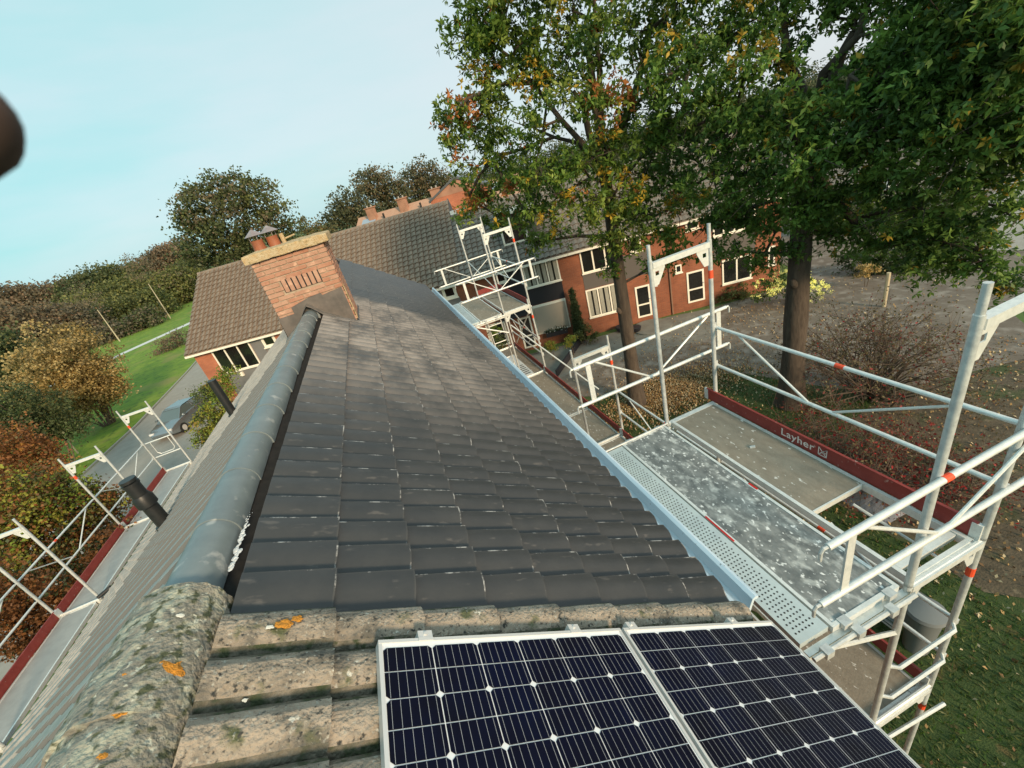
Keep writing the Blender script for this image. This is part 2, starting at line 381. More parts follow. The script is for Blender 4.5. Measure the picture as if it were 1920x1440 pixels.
# ------------------------------------------------------------------ leaves
def leaf_object(name, centers, sizes, mats, midx, parent=None, org=(0, 0, 0), up=0.3, aspect=0.55, kind=None, tuft=1):
    centers = np.asarray(centers, float)
    if tuft > 1:
        keep_ = rng.random(len(centers)) < 1.0 / tuft
        centers = np.repeat(centers[keep_], tuft, 0); sizes = np.repeat(np.asarray(sizes)[keep_], tuft); midx = np.repeat(np.asarray(midx)[keep_], tuft)
    n = len(centers)
    og = WL[parent.name] if parent is not None else np.asarray(org, float)
    d = rng.normal(size=(n, 3)); d[:, 2] -= up * 0.6; d /= np.linalg.norm(d, axis=1)[:, None]
    if tuft > 1: centers = centers + d * (np.asarray(sizes) * .55)[:, None]
    nrm = rng.normal(size=(n, 3)); nrm[:, 2] += up * 3
    s_ = np.cross(d, nrm); s_ /= (np.linalg.norm(s_, axis=1)[:, None] + 1e-9)
    nn = np.cross(s_, d)
    Ls = (sizes * rng.uniform(0.7, 1.3, n))[:, None]
    p0 = centers - d * Ls * 0.5
    p1 = centers + s_ * Ls * aspect * 0.5 + nn * Ls * 0.10
    p2 = centers + d * Ls * 0.5 - nn * Ls * 0.05
    p3 = centers - s_ * Ls * aspect * 0.5 + nn * Ls * 0.10
    vs = np.stack([p0, p1, p2, p3], 1).reshape(-1, 3) - og
    me = bpy.data.meshes.new(name)
    me.vertices.add(4 * n); me.vertices.foreach_set('co', vs.ravel())
    me.loops.add(4 * n); me.loops.foreach_set('vertex_index', np.arange(4 * n, dtype=np.int32))
    me.polygons.add(n); me.polygons.foreach_set('loop_start', np.arange(n, dtype=np.int32) * 4)
    me.polygons.foreach_set('loop_total', np.full(n, 4, dtype=np.int32))
    for m in mats: me.materials.append(m)
    me.polygons.foreach_set('material_index', midx.astype(np.int32))
    me.update(calc_edges=True)
    o = bpy.data.objects.new(name, me); COL.objects.link(o)
    if parent is not None: o.parent = parent
    else: o.location = (og[0], og[1], og[2] + G)
    WL[o.name] = og
    if kind: o['kind'] = kind
    return o

def clumps(blobs, size, per_m2, leaves=28, spread=0.28, hollow=0.35, weights=(0.5, 0.3, 0.15, 0.05), flat=0.6):
    """blobs: (centre, radii(3), density); returns leaf centres and a material index for each"""
    P = []; I = []
    weights = np.array(weights) / sum(weights)
    for c, r_, dens in blobs:
        c = np.asarray(c, float); r_ = np.asarray(r_, float) if np.ndim(r_) else np.full(3, float(r_))
        area = 4 * math.pi * (np.prod(r_)) ** (2 / 3)
        k = max(9, int(area * per_m2 * dens / leaves))
        d = rng.normal(size=(k, 3)); d /= np.linalg.norm(d, axis=1)[:, None]
        rad = (hollow + (1 - hollow) * rng.random(k) ** 0.6)[:, None]
        cc = c + d * rad * r_
        base = rng.choice(len(weights), p=weights)
        for q in cc:
            m_ = int(leaves * rng.uniform(0.5, 1.5))
            off = rng.normal(size=(m_, 3)) * spread * np.array([1, 1, flat]) * rng.uniform(0.6, 1.3)
            P.append(q + off)
            ci = base if rng.random() < 0.45 else rng.choice(len(weights), p=weights)
            mm = np.full(m_, ci); rnd = rng.random(m_) < 0.25
            mm[rnd] = rng.choice(len(weights), size=rnd.sum(), p=weights)
            I.append(mm)
    P = np.vstack(P); I = np.concatenate(I)
    return P, I

G1 = [leafmat('oak leaf dark', (0.045, 0.080, 0.016)), leafmat('oak leaf mid', (0.08, 0.13, 0.022)), leafmat('oak leaf light', (0.15, 0.19, 0.035)),
      leafmat('oak leaf yellow', (0.38, 0.25, 0.03)), leafmat('oak leaf rust', (0.26, 0.10, 0.03))]
G2 = [leafmat('oak leaf deep', (0.042, 0.080, 0.018)), leafmat('oak leaf green', (0.075, 0.130, 0.026)), leafmat('oak leaf fresh', (0.115, 0.18, 0.035)),
      leafmat('oak leaf turning', (0.30, 0.20, 0.03))]
GO = [leafmat('olive foliage', (0.105, 0.115, 0.038)), leafmat('olive dark foliage', (0.050, 0.060, 0.022)), leafmat('olive light foliage', (0.15, 0.15, 0.05))]
GD = [leafmat('dark green foliage', (0.040, 0.055, 0.022)), leafmat('dark foliage', (0.055, 0.070, 0.028)), leafmat('dull green foliage', (0.085, 0.095, 0.04))]
GB = [leafmat('brown scrub', (0.13, 0.105, 0.065)), leafmat('grey brown scrub', (0.10, 0.088, 0.06)), leafmat('red brown scrub', (0.15, 0.10, 0.06))]
GC = [leafmat('ochre foliage', (0.27, 0.19, 0.07)), leafmat('tan foliage', (0.34, 0.26, 0.12)), leafmat('dark ochre foliage', (0.13, 0.10, 0.04))]
GR = [leafmat('rust foliage', (0.20, 0.085, 0.03)), leafmat('deep rust foliage', (0.12, 0.055, 0.022)), leafmat('amber foliage', (0.28, 0.15, 0.04)), leafmat('olive rust foliage', (0.10, 0.09, 0.03))]
GY = [leafmat('yellow green foliage', (0.20, 0.20, 0.035)), leafmat('lime foliage', (0.13, 0.18, 0.03)), leafmat('amber green foliage', (0.26, 0.17, 0.04))]
GF = [leafmat('far green foliage', (0.085, 0.088, 0.045)), leafmat('far dark foliage', (0.055, 0.06, 0.032)), leafmat('far brown foliage', (0.13, 0.10, 0.055))]
GH = [leafmat('hydrangea leaf', (0.05, 0.085, 0.02)), leafmat('hydrangea bloom', (0.62, 0.60, 0.22), 0.1)]
GX = [leafmat('red leaf', (0.22, 0.015, 0.015)), leafmat('dull red leaf', (0.11, 0.03, 0.022)), leafmat('dry olive leaf', (0.11, 0.09, 0.045))]

# ================================================================== GROUND
def sheet(name, pts, z, m, th=None, label=None, kind='structure', cat=None):
    mb = MB()
    p = [(q[0], q[1], -G + z) for q in pts]
    if th: mb.plate(p, (0, 0, -1), th)
    else: mb.add(p, [tuple(range(len(p)))])
    return mb.build(name, m, None, kind=kind, label=label, cat=cat)
g = sheet('ground', [(-2500, -800), (2500, -800), (2500, 2500), (-2500, 2500)], -0.02, m_field)
def og(x, y): q = on_z(x, y); return (q[0], q[1])
lawnL = sheet('lawn', [(-85, 5), (-19.3, 5), (-18.8, 20), (-19.3, 40), (-20.5, 60), (-22, 90), (-33, 220), (-125, 220)], 0.0, m_lawn)
road = sheet('road', [(-19.3, -20), (-19.3, 26), (-19.0, 33), (-19.6, 45), (-21, 62), (-23, 92), (-17, 92), (-15.5, 60), (-14.6, 45), (-13.6, 30), (-12.6, 20), (-12.4, -20)], 0.004, m_asph)
sheet('driveway', [(-14.8, 21), (-13.2, 34), (-8.5, 33), (-8, 25), (-9, 21)], 0.008, m_asph)
a_, b_ = og(185, 683), og(362, 606)
sheet('path', [(a_[0] - 6, a_[1] - 10), (a_[0] - 4.6, a_[1] - 10.4), (b_[0] + 6, b_[1] + 12), (b_[0] + 3.5, b_[1] + 13)], 0.012, m_path)
mb = MB()
pk = [(-19.35, -20), (-19.35, 26), (-19.05, 33), (-19.65, 45), (-21.05, 62)]
for (x0, y0), (x1, y1) in zip(pk[:-1], pk[1:]):
    d = np.array([x1 - x0, y1 - y0, 0.]); Ln = np.linalg.norm(d); d /= Ln; nn = np.array([-d[1], d[0], 0])
    mb.box((x0, y0, -G), d, nn, Z_, (0, Ln), (0, 0.12), (0, 0.10))
mb.build('kerb', m_kerb, None, kind='structure')
# right of the house
sheet('front_court', [(4.2, 15.5), (7.5, 12.6), (10.2, 11.9), (12.4, 10.2), (13.6, 7.3), (15.5, 5.6), (17.5, 4.2), (19.5, 5.0), (22, 7.4), (60, 12), (95, 40), (120, 75), (60, 60), (28, 27), (22, 15.0), (15.8, 16.3), (8.5, 18.8), (3, 20.5)], 0.004, m_court)
sheet('garden_paving', [(5.2, 19.4), (5.2, 15.8), (9.5, 15.0), (12.5, 13.9), (14.6, 13.0), (16.4, 16.2), (14.5, 17.1)], 0.010, m_patio)
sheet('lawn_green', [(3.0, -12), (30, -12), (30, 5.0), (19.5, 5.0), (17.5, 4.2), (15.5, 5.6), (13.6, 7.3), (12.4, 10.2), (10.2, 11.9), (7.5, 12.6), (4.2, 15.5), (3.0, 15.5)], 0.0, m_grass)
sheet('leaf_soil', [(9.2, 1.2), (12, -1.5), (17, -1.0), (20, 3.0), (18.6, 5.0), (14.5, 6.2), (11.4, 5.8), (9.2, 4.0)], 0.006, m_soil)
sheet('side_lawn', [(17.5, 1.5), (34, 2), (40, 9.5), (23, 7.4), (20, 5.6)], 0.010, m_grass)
sheet('far_road', [og(1840, 470), og(1850, 380), og(1880, 340), og(1990, 300), og(2050, 400), og(1960, 470)], 0.016, m_asph)

# ================================================================== MY ROOF
AR = R(35.853); ca, sa = math.cos(AR), math.sin(AR)
AL = R(34.3); cl, sl = math.cos(AL), math.sin(AL)
GA, TW, YE = 0.34, 0.17345, 13.3
NC = 8
house = thing('terraced_house', 'house we stand on, anthracite tiled roof with brick chimney and zinc gutter', 'house', (0, 6, -G))
def tile_geom(gauge, w_, amp, th, nt=7, over=0.035, round_=False, lip=0.005, rise=0.032, jag=0.0, rs=None, ns=1):
    us = np.linspace(0, 1, nt)
    if round_: hh = amp * np.abs(np.sin(math.pi * (us * 0.96 + 0.02))) ** 0.62
    else:
        us = np.concatenate([np.linspace(0, 0.955, nt - 1), [1.0]]); q_ = np.clip(us / 0.68, 0, 1); hh = amp * q_ * q_ * (3 - 2 * q_)
    hh = hh + lip * us
    if jag and rs is not None: hh = hh + rs.normal(0, jag, nt)
    if not round_ and ns == 1: ss = np.array([-over, gauge - 0.007, gauge]); ns = 2
    else: ss = np.linspace(-over, gauge, ns + 1)
    vs = []
    for s_ in ss:
        z = 0.002 + rise * max(0, s_) / gauge
        for u, h in zip(us, hh):
            jj = rs.normal(0, jag) if (jag and rs is not None) else 0
            vs.append((s_ + (jj * 0.8 if s_ == gauge else 0), u * w_ - 0.0005, z + h + jj * 0.6))
    top = len(vs)
    for u, h in zip(us, hh): vs.append((gauge - 0.004, u * w_ - 0.0005, max(0.0, rise + h - th)))
    vs.append((-over, w_ - 0.0005, 0.0)); vs.append((gauge - 0.004, w_ - 0.0005, 0.0))
    fs = []; mi = []
    for a in range(ns):
        for i in range(nt - 1):
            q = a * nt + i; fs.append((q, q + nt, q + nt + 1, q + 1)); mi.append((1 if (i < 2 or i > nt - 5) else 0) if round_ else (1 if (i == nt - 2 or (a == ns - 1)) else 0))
    for i in range(nt - 1):
        q = ns * nt + i; fs.append((q, top + i, top + i + 1, q + 1)); mi.append(2)
    fs.append((nt - 1, ns * nt + nt - 1, top + nt + 1, top + nt)); mi.append(2)
    return np.array(vs), fs, mi
def tile_mesh(name, mats, variants=1, **k):
    res = []
    for i in range(variants):
        rs = np.random.default_rng(100 + i)
        v, f, mi = tile_geom(rs=rs, **k)
        me = bpy.data.meshes.new(name); me.from_pydata(v.tolist(), [], f)
        for m in mats: me.materials.append(m)
        me.polygons.foreach_set('material_index', mi)
        me.polygons.foreach_set('use_smooth', [True] * len(f)); me.set_sharp_from_angle(angle=R(50))
        me.update(); res.append(me)
    return res
def frame3(p, ex, ey, ez):
    return np.asarray(p, float), np.stack([ex, ey, ez], 0)
exR = np.array([ca, 0, -sa]); ezR = np.array([sa, 0, ca])
exL = np.array([-cl, 0, -sl]); ezL = np.array([-sl, 0, cl])

# under-structure: solid roof body a little below the tiles and brick walls
mb = MB()
AP = np.array([-0.13, 0, 0.094])
pr = AP - ezR * 0.0 - np.array([0, 0, 0.03]); er = exR * (NC * GA + 0.10) ; el_ = exL * 6.55
PRf = [(-0.13, 0.05), (-0.13 + (NC * GA + 0.12) * ca, 0.05 - (NC * GA + 0.12) * sa), (-0.13 + (NC * GA + 0.12) * ca, -0.06 - (NC * GA + 0.12) * sa - 0.06),
       (-0.13, -0.16), (-0.13 - 6.5 * cl, -0.16 - 6.5 * sl), (-0.13 - 6.5 * cl, 0.05 - 6.5 * sl)]
vs = [(x, y, z) for y in (-2.6, YE - 0.02) for x, z in PRf]
mb.add(vs, [(0, 1, 2, 3), (0, 3, 4, 5), (6, 9, 8, 7), (6, 11, 10, 9)] + [(i, 6 + i, 6 + (i + 1) % 6, (i + 1) % 6) for i in range(6)])
mb.build('roof_boarding', m_batten, house)
brickbox('wall', m_rbrick, house, (0, 0, -G), X_, Y_, Z_, (1.45, 1.75), (-2.5, YE - 0.1), (0, 6.2))
brickbox('wall', m_rbrick, house, (0, 0, -G), X_, Y_, Z_, (-4.9, -4.6), (-2.5, YE - 0.1), (0, 4.45))
brickbox('wall', m_rbrick, house, (0, 0, -G), X_, Y_, Z_, (-4.6, 1.45), (YE - .4, YE - 0.1), (0, 4.45))
brickbox('wall', m_rbrick, house, (0, 0, -G), X_, Y_, Z_, (-4.6, 1.45), (-2.5, -2.2), (0, 4.45))
mb = MB()
mb.add([(x, y, z) for y in (YE - 0.35, YE - 0.11) for x, z in ((-4.9, -3.62), (1.75, -3.62), (1.75, -1.6), (-0.13, -0.17), (-4.9, -3.5))],
       [(0, 1, 2, 3, 4), (9, 8, 7, 6, 5), (0, 5, 6, 1), (1, 6, 7, 2), (2, 7, 8, 3), (3, 8, 9, 4), (4, 9, 5, 0)])
mb.build('gable', m_obrick, house)
# -- new tiles, right slope
CH = (5.25, 6.08, -0.57, 0.41)    # chimney footprint y0 y1 x0 x1
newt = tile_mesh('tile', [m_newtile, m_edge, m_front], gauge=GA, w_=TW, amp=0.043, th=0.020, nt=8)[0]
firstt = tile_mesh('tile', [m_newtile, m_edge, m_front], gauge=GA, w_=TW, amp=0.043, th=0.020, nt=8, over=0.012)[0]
vF, fF, miF = tile_geom(gauge=GA, w_=TW, amp=0.043, th=0.020, nt=6, over=0.012)
kmax = int((YE) / TW)
cnt = 0
mbs = MB(); vT, fT, miT = tile_geom(gauge=GA, w_=TW, amp=0.043, th=0.020, nt=6)
BR = np.stack([exR, Y_, ezR], 0)
for k in range(kmax):
    for i in range(NC):
        p = exR * (i * GA) + Y_ * (k * TW)
        if i == 0 and CH[0] - 0.06 < p[1] + TW and p[1] < CH[1]: continue
        if i == 1 and CH[0] - 0.06 < p[1] + TW and p[1] < CH[1] and p[0] < CH[3] - 0.2: pass
        if cnt < 292 and k < 37:
            t_ = inst('tile', firstt if i == 0 else newt, house, p + ezR * random.uniform(0, 0.002), Euler((random.uniform(-.004, .004), AR + random.uniform(-.004, .004), random.uniform(-.004, .004)))); cnt += 1
        else:
            q_ = (vF, fF, miF) if i == 0 else (vT, fT, miT); mbs.v.append(q_[0] @ BR + p + ezR * rng.uniform(0, 0.003)); mbs.f += [[q + mbs.n for q in f] for f in q_[1]]; mbs.mi += q_[2]; mbs.n += len(vT)
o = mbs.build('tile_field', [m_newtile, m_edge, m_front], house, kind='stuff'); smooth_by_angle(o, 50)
# -- old weathered tiles in front
oldm = tile_mesh('old_tile', [m_oldtile, m_groove, m_groove], variants=6, gauge=GA, w_=TW, amp=0.070, th=0.024, nt=17, round_=True, rise=0.024, jag=0.0013, ns=8)
for k in range(-9, 0):
    for i in range(NC):
        p = exR * (i * GA + 0.004) + Y_ * (k * TW) - ezR * 0.004
        o = inst('old_tile', random.choice(oldm), house, p, Euler((0, AR + random.uniform(-.006, .006), random.uniform(-.006, .006))))
# -- left slope
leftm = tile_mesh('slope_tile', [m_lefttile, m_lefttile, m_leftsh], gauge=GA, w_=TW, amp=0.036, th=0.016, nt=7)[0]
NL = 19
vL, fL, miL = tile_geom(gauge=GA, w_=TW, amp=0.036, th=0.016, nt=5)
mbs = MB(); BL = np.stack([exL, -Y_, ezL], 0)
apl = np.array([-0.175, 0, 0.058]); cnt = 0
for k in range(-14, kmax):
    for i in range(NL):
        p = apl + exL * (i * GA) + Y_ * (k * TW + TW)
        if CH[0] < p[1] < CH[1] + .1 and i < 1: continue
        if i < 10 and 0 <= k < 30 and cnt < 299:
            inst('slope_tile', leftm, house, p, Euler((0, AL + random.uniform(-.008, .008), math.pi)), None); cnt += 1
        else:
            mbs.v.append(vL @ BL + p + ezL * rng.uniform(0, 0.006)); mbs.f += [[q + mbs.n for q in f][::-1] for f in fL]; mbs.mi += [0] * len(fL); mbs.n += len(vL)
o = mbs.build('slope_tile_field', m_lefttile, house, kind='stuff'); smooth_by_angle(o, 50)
# -- ridge caps
def capgeom(r0, r1, ln, n=14, a0=-12, a1=192, jag=0, rs=None, ny=3, th=0.016):
    vs = []; fs = []
    for j in range(ny + 1):
        y = ln * j / ny; r_ = r0 + (r1 - r0) * j / ny
        for i in range(n + 1):
            a = R(a0 + (a1 - a0) * i / n); q = r_ + (rs.normal(0, jag) if rs is not None else 0)
            vs.append((q * math.cos(a), y, q * math.sin(a)))
    m0 = len(vs)
    for i in range(n + 1):
        a = R(a0 + (a1 - a0) * i / n); vs.append(((r0 - th) * math.cos(a), 0, (r0 - th) * math.sin(a)))
    for j in range(ny):
        for i in range(n):
            q = j * (n + 1) + i; fs.append((q, q + 1, q + n + 2, q + n + 1))
    for i in range(n): fs.append((i, m0 + i, m0 + i + 1, i + 1))
    # side lips
    for i, s_ in ((0, 0), (n, n)):
        pass
    me = bpy.data.meshes.new('ridge_tile'); me.from_pydata(vs, [], fs)
    me.polygons.foreach_set('use_smooth', [True] * len(fs)); me.set_sharp_from_angle(angle=R(55)); me.update()
    return me
capm = capgeom(0.106, 0.098, 0.45, n=18); capm.materials.append(m_cap)
yy = 0.06
while yy < 5.2:
    ln = min(0.435, 5.2 - yy)
    inst('ridge_tile', capm, house, (-0.165 + random.uniform(-.003, .003), yy, 0.045), Euler((R(0.4), 0, random.uniform(-.006, .006))), scale=(1, (ln + .015) / 0.45, 1))
    yy += 0.435
mb = MB(); mb.tube((-0.155, 5.15, 0.035), (-0.155, 5.22, 0.02), 0.116, 16, r2=0.085); o = mb.build('ridge_end', m_cap, house); smooth_by_angle(o)
rs = np.random.default_rng(5)
for j in range(4):
    me = capgeom(0.175, 0.165, 0.46, n=26, jag=0.0035, rs=rs, ny=22, th=0.025); me.materials.append(m_moss)
    inst('mossy_ridge_tile', me, house, (-0.185, 0.07 - 0.44 * (j + 1), 0.028), Euler((R(-0.5), R(-4), R(-1.0))))
# patches of lichen, as thin crusts on the tiles and ridge
def crust(name, P, nrm, r_, m, parent, seed):
    rs = np.random.default_rng(seed); nrm = np.asarray(nrm, float); nrm /= np.linalg.norm(nrm)
    a = np.cross(nrm, (0, 1, 0)); a /= np.linalg.norm(a); b = np.cross(nrm, a); n = 14
    vs = [np.asarray(P) + nrm * r_ * 0.10]
    for f, h in ((0.6, 0.09), (1.0, -0.02)):
        for i in range(n):
            t_ = 2 * math.pi * i / n; q = r_ * f * rs.uniform(0.65, 1.2)
            vs.append(np.asarray(P) + a * q * math.cos(t_) + b * q * math.sin(t_) * 0.7 + nrm * r_ * h)
    fs = [(0, 1 + i, 1 + (i + 1) % n) for i in range(n)] + [(1 + i, 1 + n + i, 1 + n + (i + 1) % n, 1 + (i + 1) % n) for i in range(n)]
    mb = MB(); mb.add(vs, fs); return mb.build(name, m, parent)
capc = np.array([-0.185, 0, 0.028])
for ang, y, r_, m in ((38, -0.24, 0.040, m_orange), (30, -0.25, 0.022, m_orange), (62, -0.37, 0.017, m_orange), (75, -0.25, 0.013, m_orange), (48, -0.06, 0.012, m_whitel), (60, -0.47, 0.012, m_orange)):
    nn = np.array([math.cos(R(ang)), 0, math.sin(R(ang))]); crust('lichen_patch', capc + nn * 0.172 + Y_ * y, nn, r_, m, house, int(ang * 7 + r_ * 999))
def on_slope(s_, y, h=0.05): return exR * s_ + Y_ * y + ezR * (h + .018)
for s_, y, h, r_, m in ((0.17, -0.105, 0.066, 0.032, m_orange), (0.21, -0.09, 0.072, 0.020, m_orange), (0.125, -0.115, 0.064, 0.014, m_whitel), (0.10, -0.34, 0.03, 0.010, m_whitel)):
    crust('lichen_patch', on_slope(s_, y, h), ezR, r_, m, house, int(s_ * 1000 + 3))
# white foam along the ridge gap
mb = MB(); rs = np.random.default_rng(9)
for j in range(46):
    y = 0.22 + 0.0085 * j; wd = 0.012 * math.sin(min(1, (46 - j) / 30) * 1.5) * rs.uniform(.4, 1.1)
    c = np.array([-0.035 + rs.normal(0, .006), y, 0.052]); n = 7
    vs = [c + ezR * wd * .5] + [c + np.array([math.cos(a) * wd, math.sin(a) * wd * 1.3, 0]) for a in np.arange(n) * 2 * math.pi / n]
    mb.add(vs, [(0, 1 + i, 1 + (i + 1) % n) for i in range(n)])
mb.build('sealing_foam', m_foam, house)
# verge board at the far end
mb = MB(); mb.box((-0.15, YE, 0.13), exR, Y_, ezR, (0, NC * GA + 0.05), (-0.02, 0.03), (-0.16, 0.02)); mb.build('verge_board', m_lead2, house)
mb = MB(); mb.box((-0.15, YE, 0.13), exL, Y_, ezL, (0, 6.5), (-0.02, 0.03), (-0.16, 0.0)); mb.build('verge_board', m_lead2, house)
# gutters
mb = MB()
prof = [(2.10, -1.60), (2.10, -1.80), (2.115, -1.815), (2.37, -1.815), (2.395, -1.80), (2.425, -1.715), (2.45, -1.70), (2.475, -1.715), (2.47, -1.735), (2.445, -1.73), (2.44, -1.735), (2.41, -1.825), (2.385, -1.84), (2.10, -1.84), (2.085, -1.82), (2.085, -1.60)]
yA, yB = 0.02, YE
k = len(prof); vs = [(x, y, z) for y in (yA, yB) for x, z in prof]
mb.add(vs, [(i, (i + 1) % k, k + (i + 1) % k, k + i) for i in range(k)] + [tuple(range(k))[::-1], tuple(range(k, 2 * k))])
gut = mb.build('gutter', m_zinc, house)
mb = MB()
for j in range(14):
    y = 0.6 + j * 0.93; mb.tube((2.30, y, -1.813), (2.30, y, -1.806), 0.007, 6)
mb.build('rivet', m_galvd, gut, kind='stuff')
mb = MB(); vs = [(x - .17, y, z - .05) for y in (-2.5, -0.02) for x, z in prof]
mb.add(vs, [(i, (i + 1) % k, k + (i + 1) % k, k + i) for i in range(k)] + [tuple(range(k))[::-1], tuple(range(k, 2 * k))]); mb.build('gutter', m_lead2, house, label='old dark gutter under the solar panels')
mb = MB(); mb.abox((1.76, 2.06), (-2.5, YE - 0.1), (-1.98, -1.9)); mb.build('soffit', m_cream, house)
xe = -0.13 - 6.5 * cl
mb = MB(); mb.abox((xe - 0.14, xe + 0.02), (-2.5, YE), (0.03 - 6.5 * sl - .22, 0.03 - 6.5 * sl - .10)); mb.build('gutter', m_lead2, house)
# windows on our own front, below the eaves (seen only from other places)
for yw in (1.5, 5.0, 9.5):
    mb = MB()
    for zz in (-4.3, -7.2):
        mb.abox((1.74, 1.79), (yw, yw + 1.8), (zz, zz + 1.35))
    f_ = mb.build('window', m_cream, house)
    mb = MB()
    for zz in (-4.3, -7.2):
        for q in range(2): mb.abox((1.75, 1.80), (yw + .1 + q * .85, yw + .85 + q * .85), (zz + .1, zz + 1.25))
    mb.build('pane', m_glass, f_)

# ------------------------------------------------------------------ chimney (part of the house)
ch = MB(); y0, y1, x0, x1 = CH[0], CH[1], CH[2] + .0, CH[3]
ch.abox((x0 + .012, x1 - .012), (y0 + .012, y1 - .012), (-0.6, 0.92))
chim = ch.build('chimney', m_mortar, house)
bl, bh, bd = 0.205, 0.050, 0.10
bricks = {}
def brickmesh(l_, d_, h_, m):
    key = (round(l_, 3), round(d_, 3), round(h_, 3), m.name)
    if key not in bricks:
        mb = MB(); e = 0.004
        mb.add([(e, e, 0), (l_ - e, e, 0), (l_ - e, d_ - e, 0), (e, d_ - e, 0), (0, 0, e), (l_, 0, e), (l_, d_, e), (0, d_, e), (0, 0, h_ - e), (l_, 0, h_ - e), (l_, d_, h_ - e), (0, d_, h_ - e), (e, e, h_), (l_ - e, e, h_), (l_ - e, d_ - e, h_), (e, d_ - e, h_)],
               [(3, 2, 1, 0), (12, 13, 14, 15)] + [(a + i, a + (i + 1) % 4, a + 4 + (i + 1) % 4, a + 4 + i) for a in (0, 4, 8) for i in range(4)])
        bricks[key] = mb.mesh('brick', m)
    return bricks[key]
rowh = 0.0632
zr = -0.20; r_ = 0
while zr + bh < 0.925:
    # front face
    xs = x0 - 0.0; off = 0 if r_ % 2 == 0 else -bl / 2
    x = x0 + off
    while x < x1 - 0.01:
        a = max(x, x0); b = min(x + bl, x1)
        zone = (0.455 - 0.02 < zr + bh / 2 < 0.635)
        segs = [(a, b)]
        if zone:
            segs = []
            if a < -0.33: segs.append((a, min(b, -0.335)))
            if b > 0.18: segs.append((max(a, 0.185), b))
        for (a2, b2) in segs:
            if b2 - a2 > 0.03:
                inst('brick', brickmesh(b2 - a2, 0.10, bh, random.choice((m_brick, m_brick, m_brick2))), chim, (a2, y0 - 0.004 + random.uniform(-.003, .003), zr))
        x += bl + 0.012
    # right and left side
    for xs_, sgn in ((x1 - 0.096, 1), (x0 - 0.004, -1)):
        y = y0 + (0.105 if r_ % 2 == 0 else 0.0)
        if r_ % 2: y = y0 + 0.10
        while y < y1 - 0.03:
            b = min(y + bl, y1)
            if b - y > 0.03: inst('brick', brickmesh(0.10, b - y, bh, random.choice((m_brick, m_brick2))), chim, (xs_ + random.uniform(-.002, .002), y + .004, zr))
            y += bl + 0.012
    zr += rowh; r_ += 1
# soldier bricks with the vent slots between them
mb = MB(); mb.abox((-0.335, 0.185), (y0 - .001, y0 + 0.011), (0.45, 0.632)); mb.build('vent_recess', m_hole, chim)
for j in range(7):
    x = -0.325 + j * 0.0735
    inst('brick', brickmesh(0.054, 0.03, 0.175, m_brick), chim, (x, y0 - 0.008, 0.452))
# crown slab with rough edges
mb = MB(); rs = np.random.default_rng(3); nx, ny_ = 26, 16; X0, X1, Ya, Yb, Za, Zb = -0.63, 0.49, y0 - .065, y1 + .07, 0.935, 1.055
ring = []
for i in range(nx): ring.append((X0 + (X1 - X0) * i / nx, Ya))
for i in range(ny_): ring.append((X1, Ya + (Yb - Ya) * i / ny_))
for i in range(nx): ring.append((X1 - (X1 - X0) * i / nx, Yb))
for i in range(ny_): ring.append((X0, Yb - (Yb - Ya) * i / ny_))
k = len(ring); cx_, cy_ = (X0 + X1) / 2, (Ya + Yb) / 2; vs = []
for zz, sc_ in ((Za, 0.99), (Za + .012, 1.0), (Zb - .03, 1.0), (Zb - .012, 0.985), (Zb + 0.006, 0.7)):
    for x, y in ring: vs.append((cx_ + (x - cx_) * sc_ + rs.normal(0, .003), cy_ + (y - cy_) * sc_ + rs.normal(0, .003), zz + rs.normal(0, .0028)))
fs = [(a * k + i, a * k + (i + 1) % k, (a + 1) * k + (i + 1) % k, (a + 1) * k + i) for a in range(4) for i in range(k)]
fs += [tuple(range(k))[::-1], tuple(range(4 * k, 5 * k))]
mb.add(vs, fs); mb.build('crown_slab', m_crown, chim)
for j, (fx, fy) in enumerate(((-0.44, 5.62), (-0.25, 5.70))):
    mb = MB(); mb.path([(fx, fy, 1.04), (fx, fy, 1.16), (fx, fy, 1.19)], [0.085, 0.078, 0.085], 14); po = mb.build('flue_pot', m_pot, chim); smooth_by_angle(po)
    mb = MB()
    for a in range(4): mb.tube((fx + .07 * math.cos(a * 1.57 + .5), fy + .07 * math.sin(a * 1.57 + .5), 1.17), (fx + .08 * math.cos(a * 1.57 + .5), fy + .08 * math.sin(a * 1.57 + .5), 1.26), 0.005, 5)
    mb.tube((fx, fy, 1.25), (fx, fy, 1.335), 0.13, 8, r2=0.01)
    mb.build('cowl', m_cowl, po)
mb = MB(); mb.tube((-0.12, 5.7, 1.06), (-0.12, 5.7, 1.19), 0.03, 8); mb.tube((-0.11, 5.7, 1.11), (0.05, 5.72, 1.13), 0.012, 6); mb.build('flue_stub', m_crown, chim)
# stepped lead at the front, apron over the tiles
mb = MB(); yf = y0 - 0.022
def rz(x): return (-0.7225 * x if x > -0.14 else 0.10 + (x + 0.15) * 0.682)
top = [(-0.585, 0.15), (-0.36, 0.15), (-0.36, 0.245), (-0.10, 0.30), (0.08, 0.315), (0.10, 0.275), (0.24, 0.29), (0.385, 0.30)]
for (xa, za), (xb, zb) in zip(top[:-1], top[1:]):
    if xb - xa < 1e-4: continue
    mb.add([(xa, yf, rz(xa) - .03), (xb, yf, rz(xb) - .03), (xb, yf, zb), (xa, yf, za), (xa, yf + .016, za), (xb, yf + .016, zb)], [(0, 1, 2, 3), (3, 2, 5, 4)])
mb.add([(-.60, yf, -0.32), (-.585, yf, 0.15), (-.585, y1, 0.15), (-.60, y1, -0.32)], [(0, 1, 2, 3)])
mb.build('stepped_flashing', m_lead, house)
mb = MB(); xs = np.linspace(-0.62, 0.62, 22)
vs = []; rs = np.random.default_rng(8)
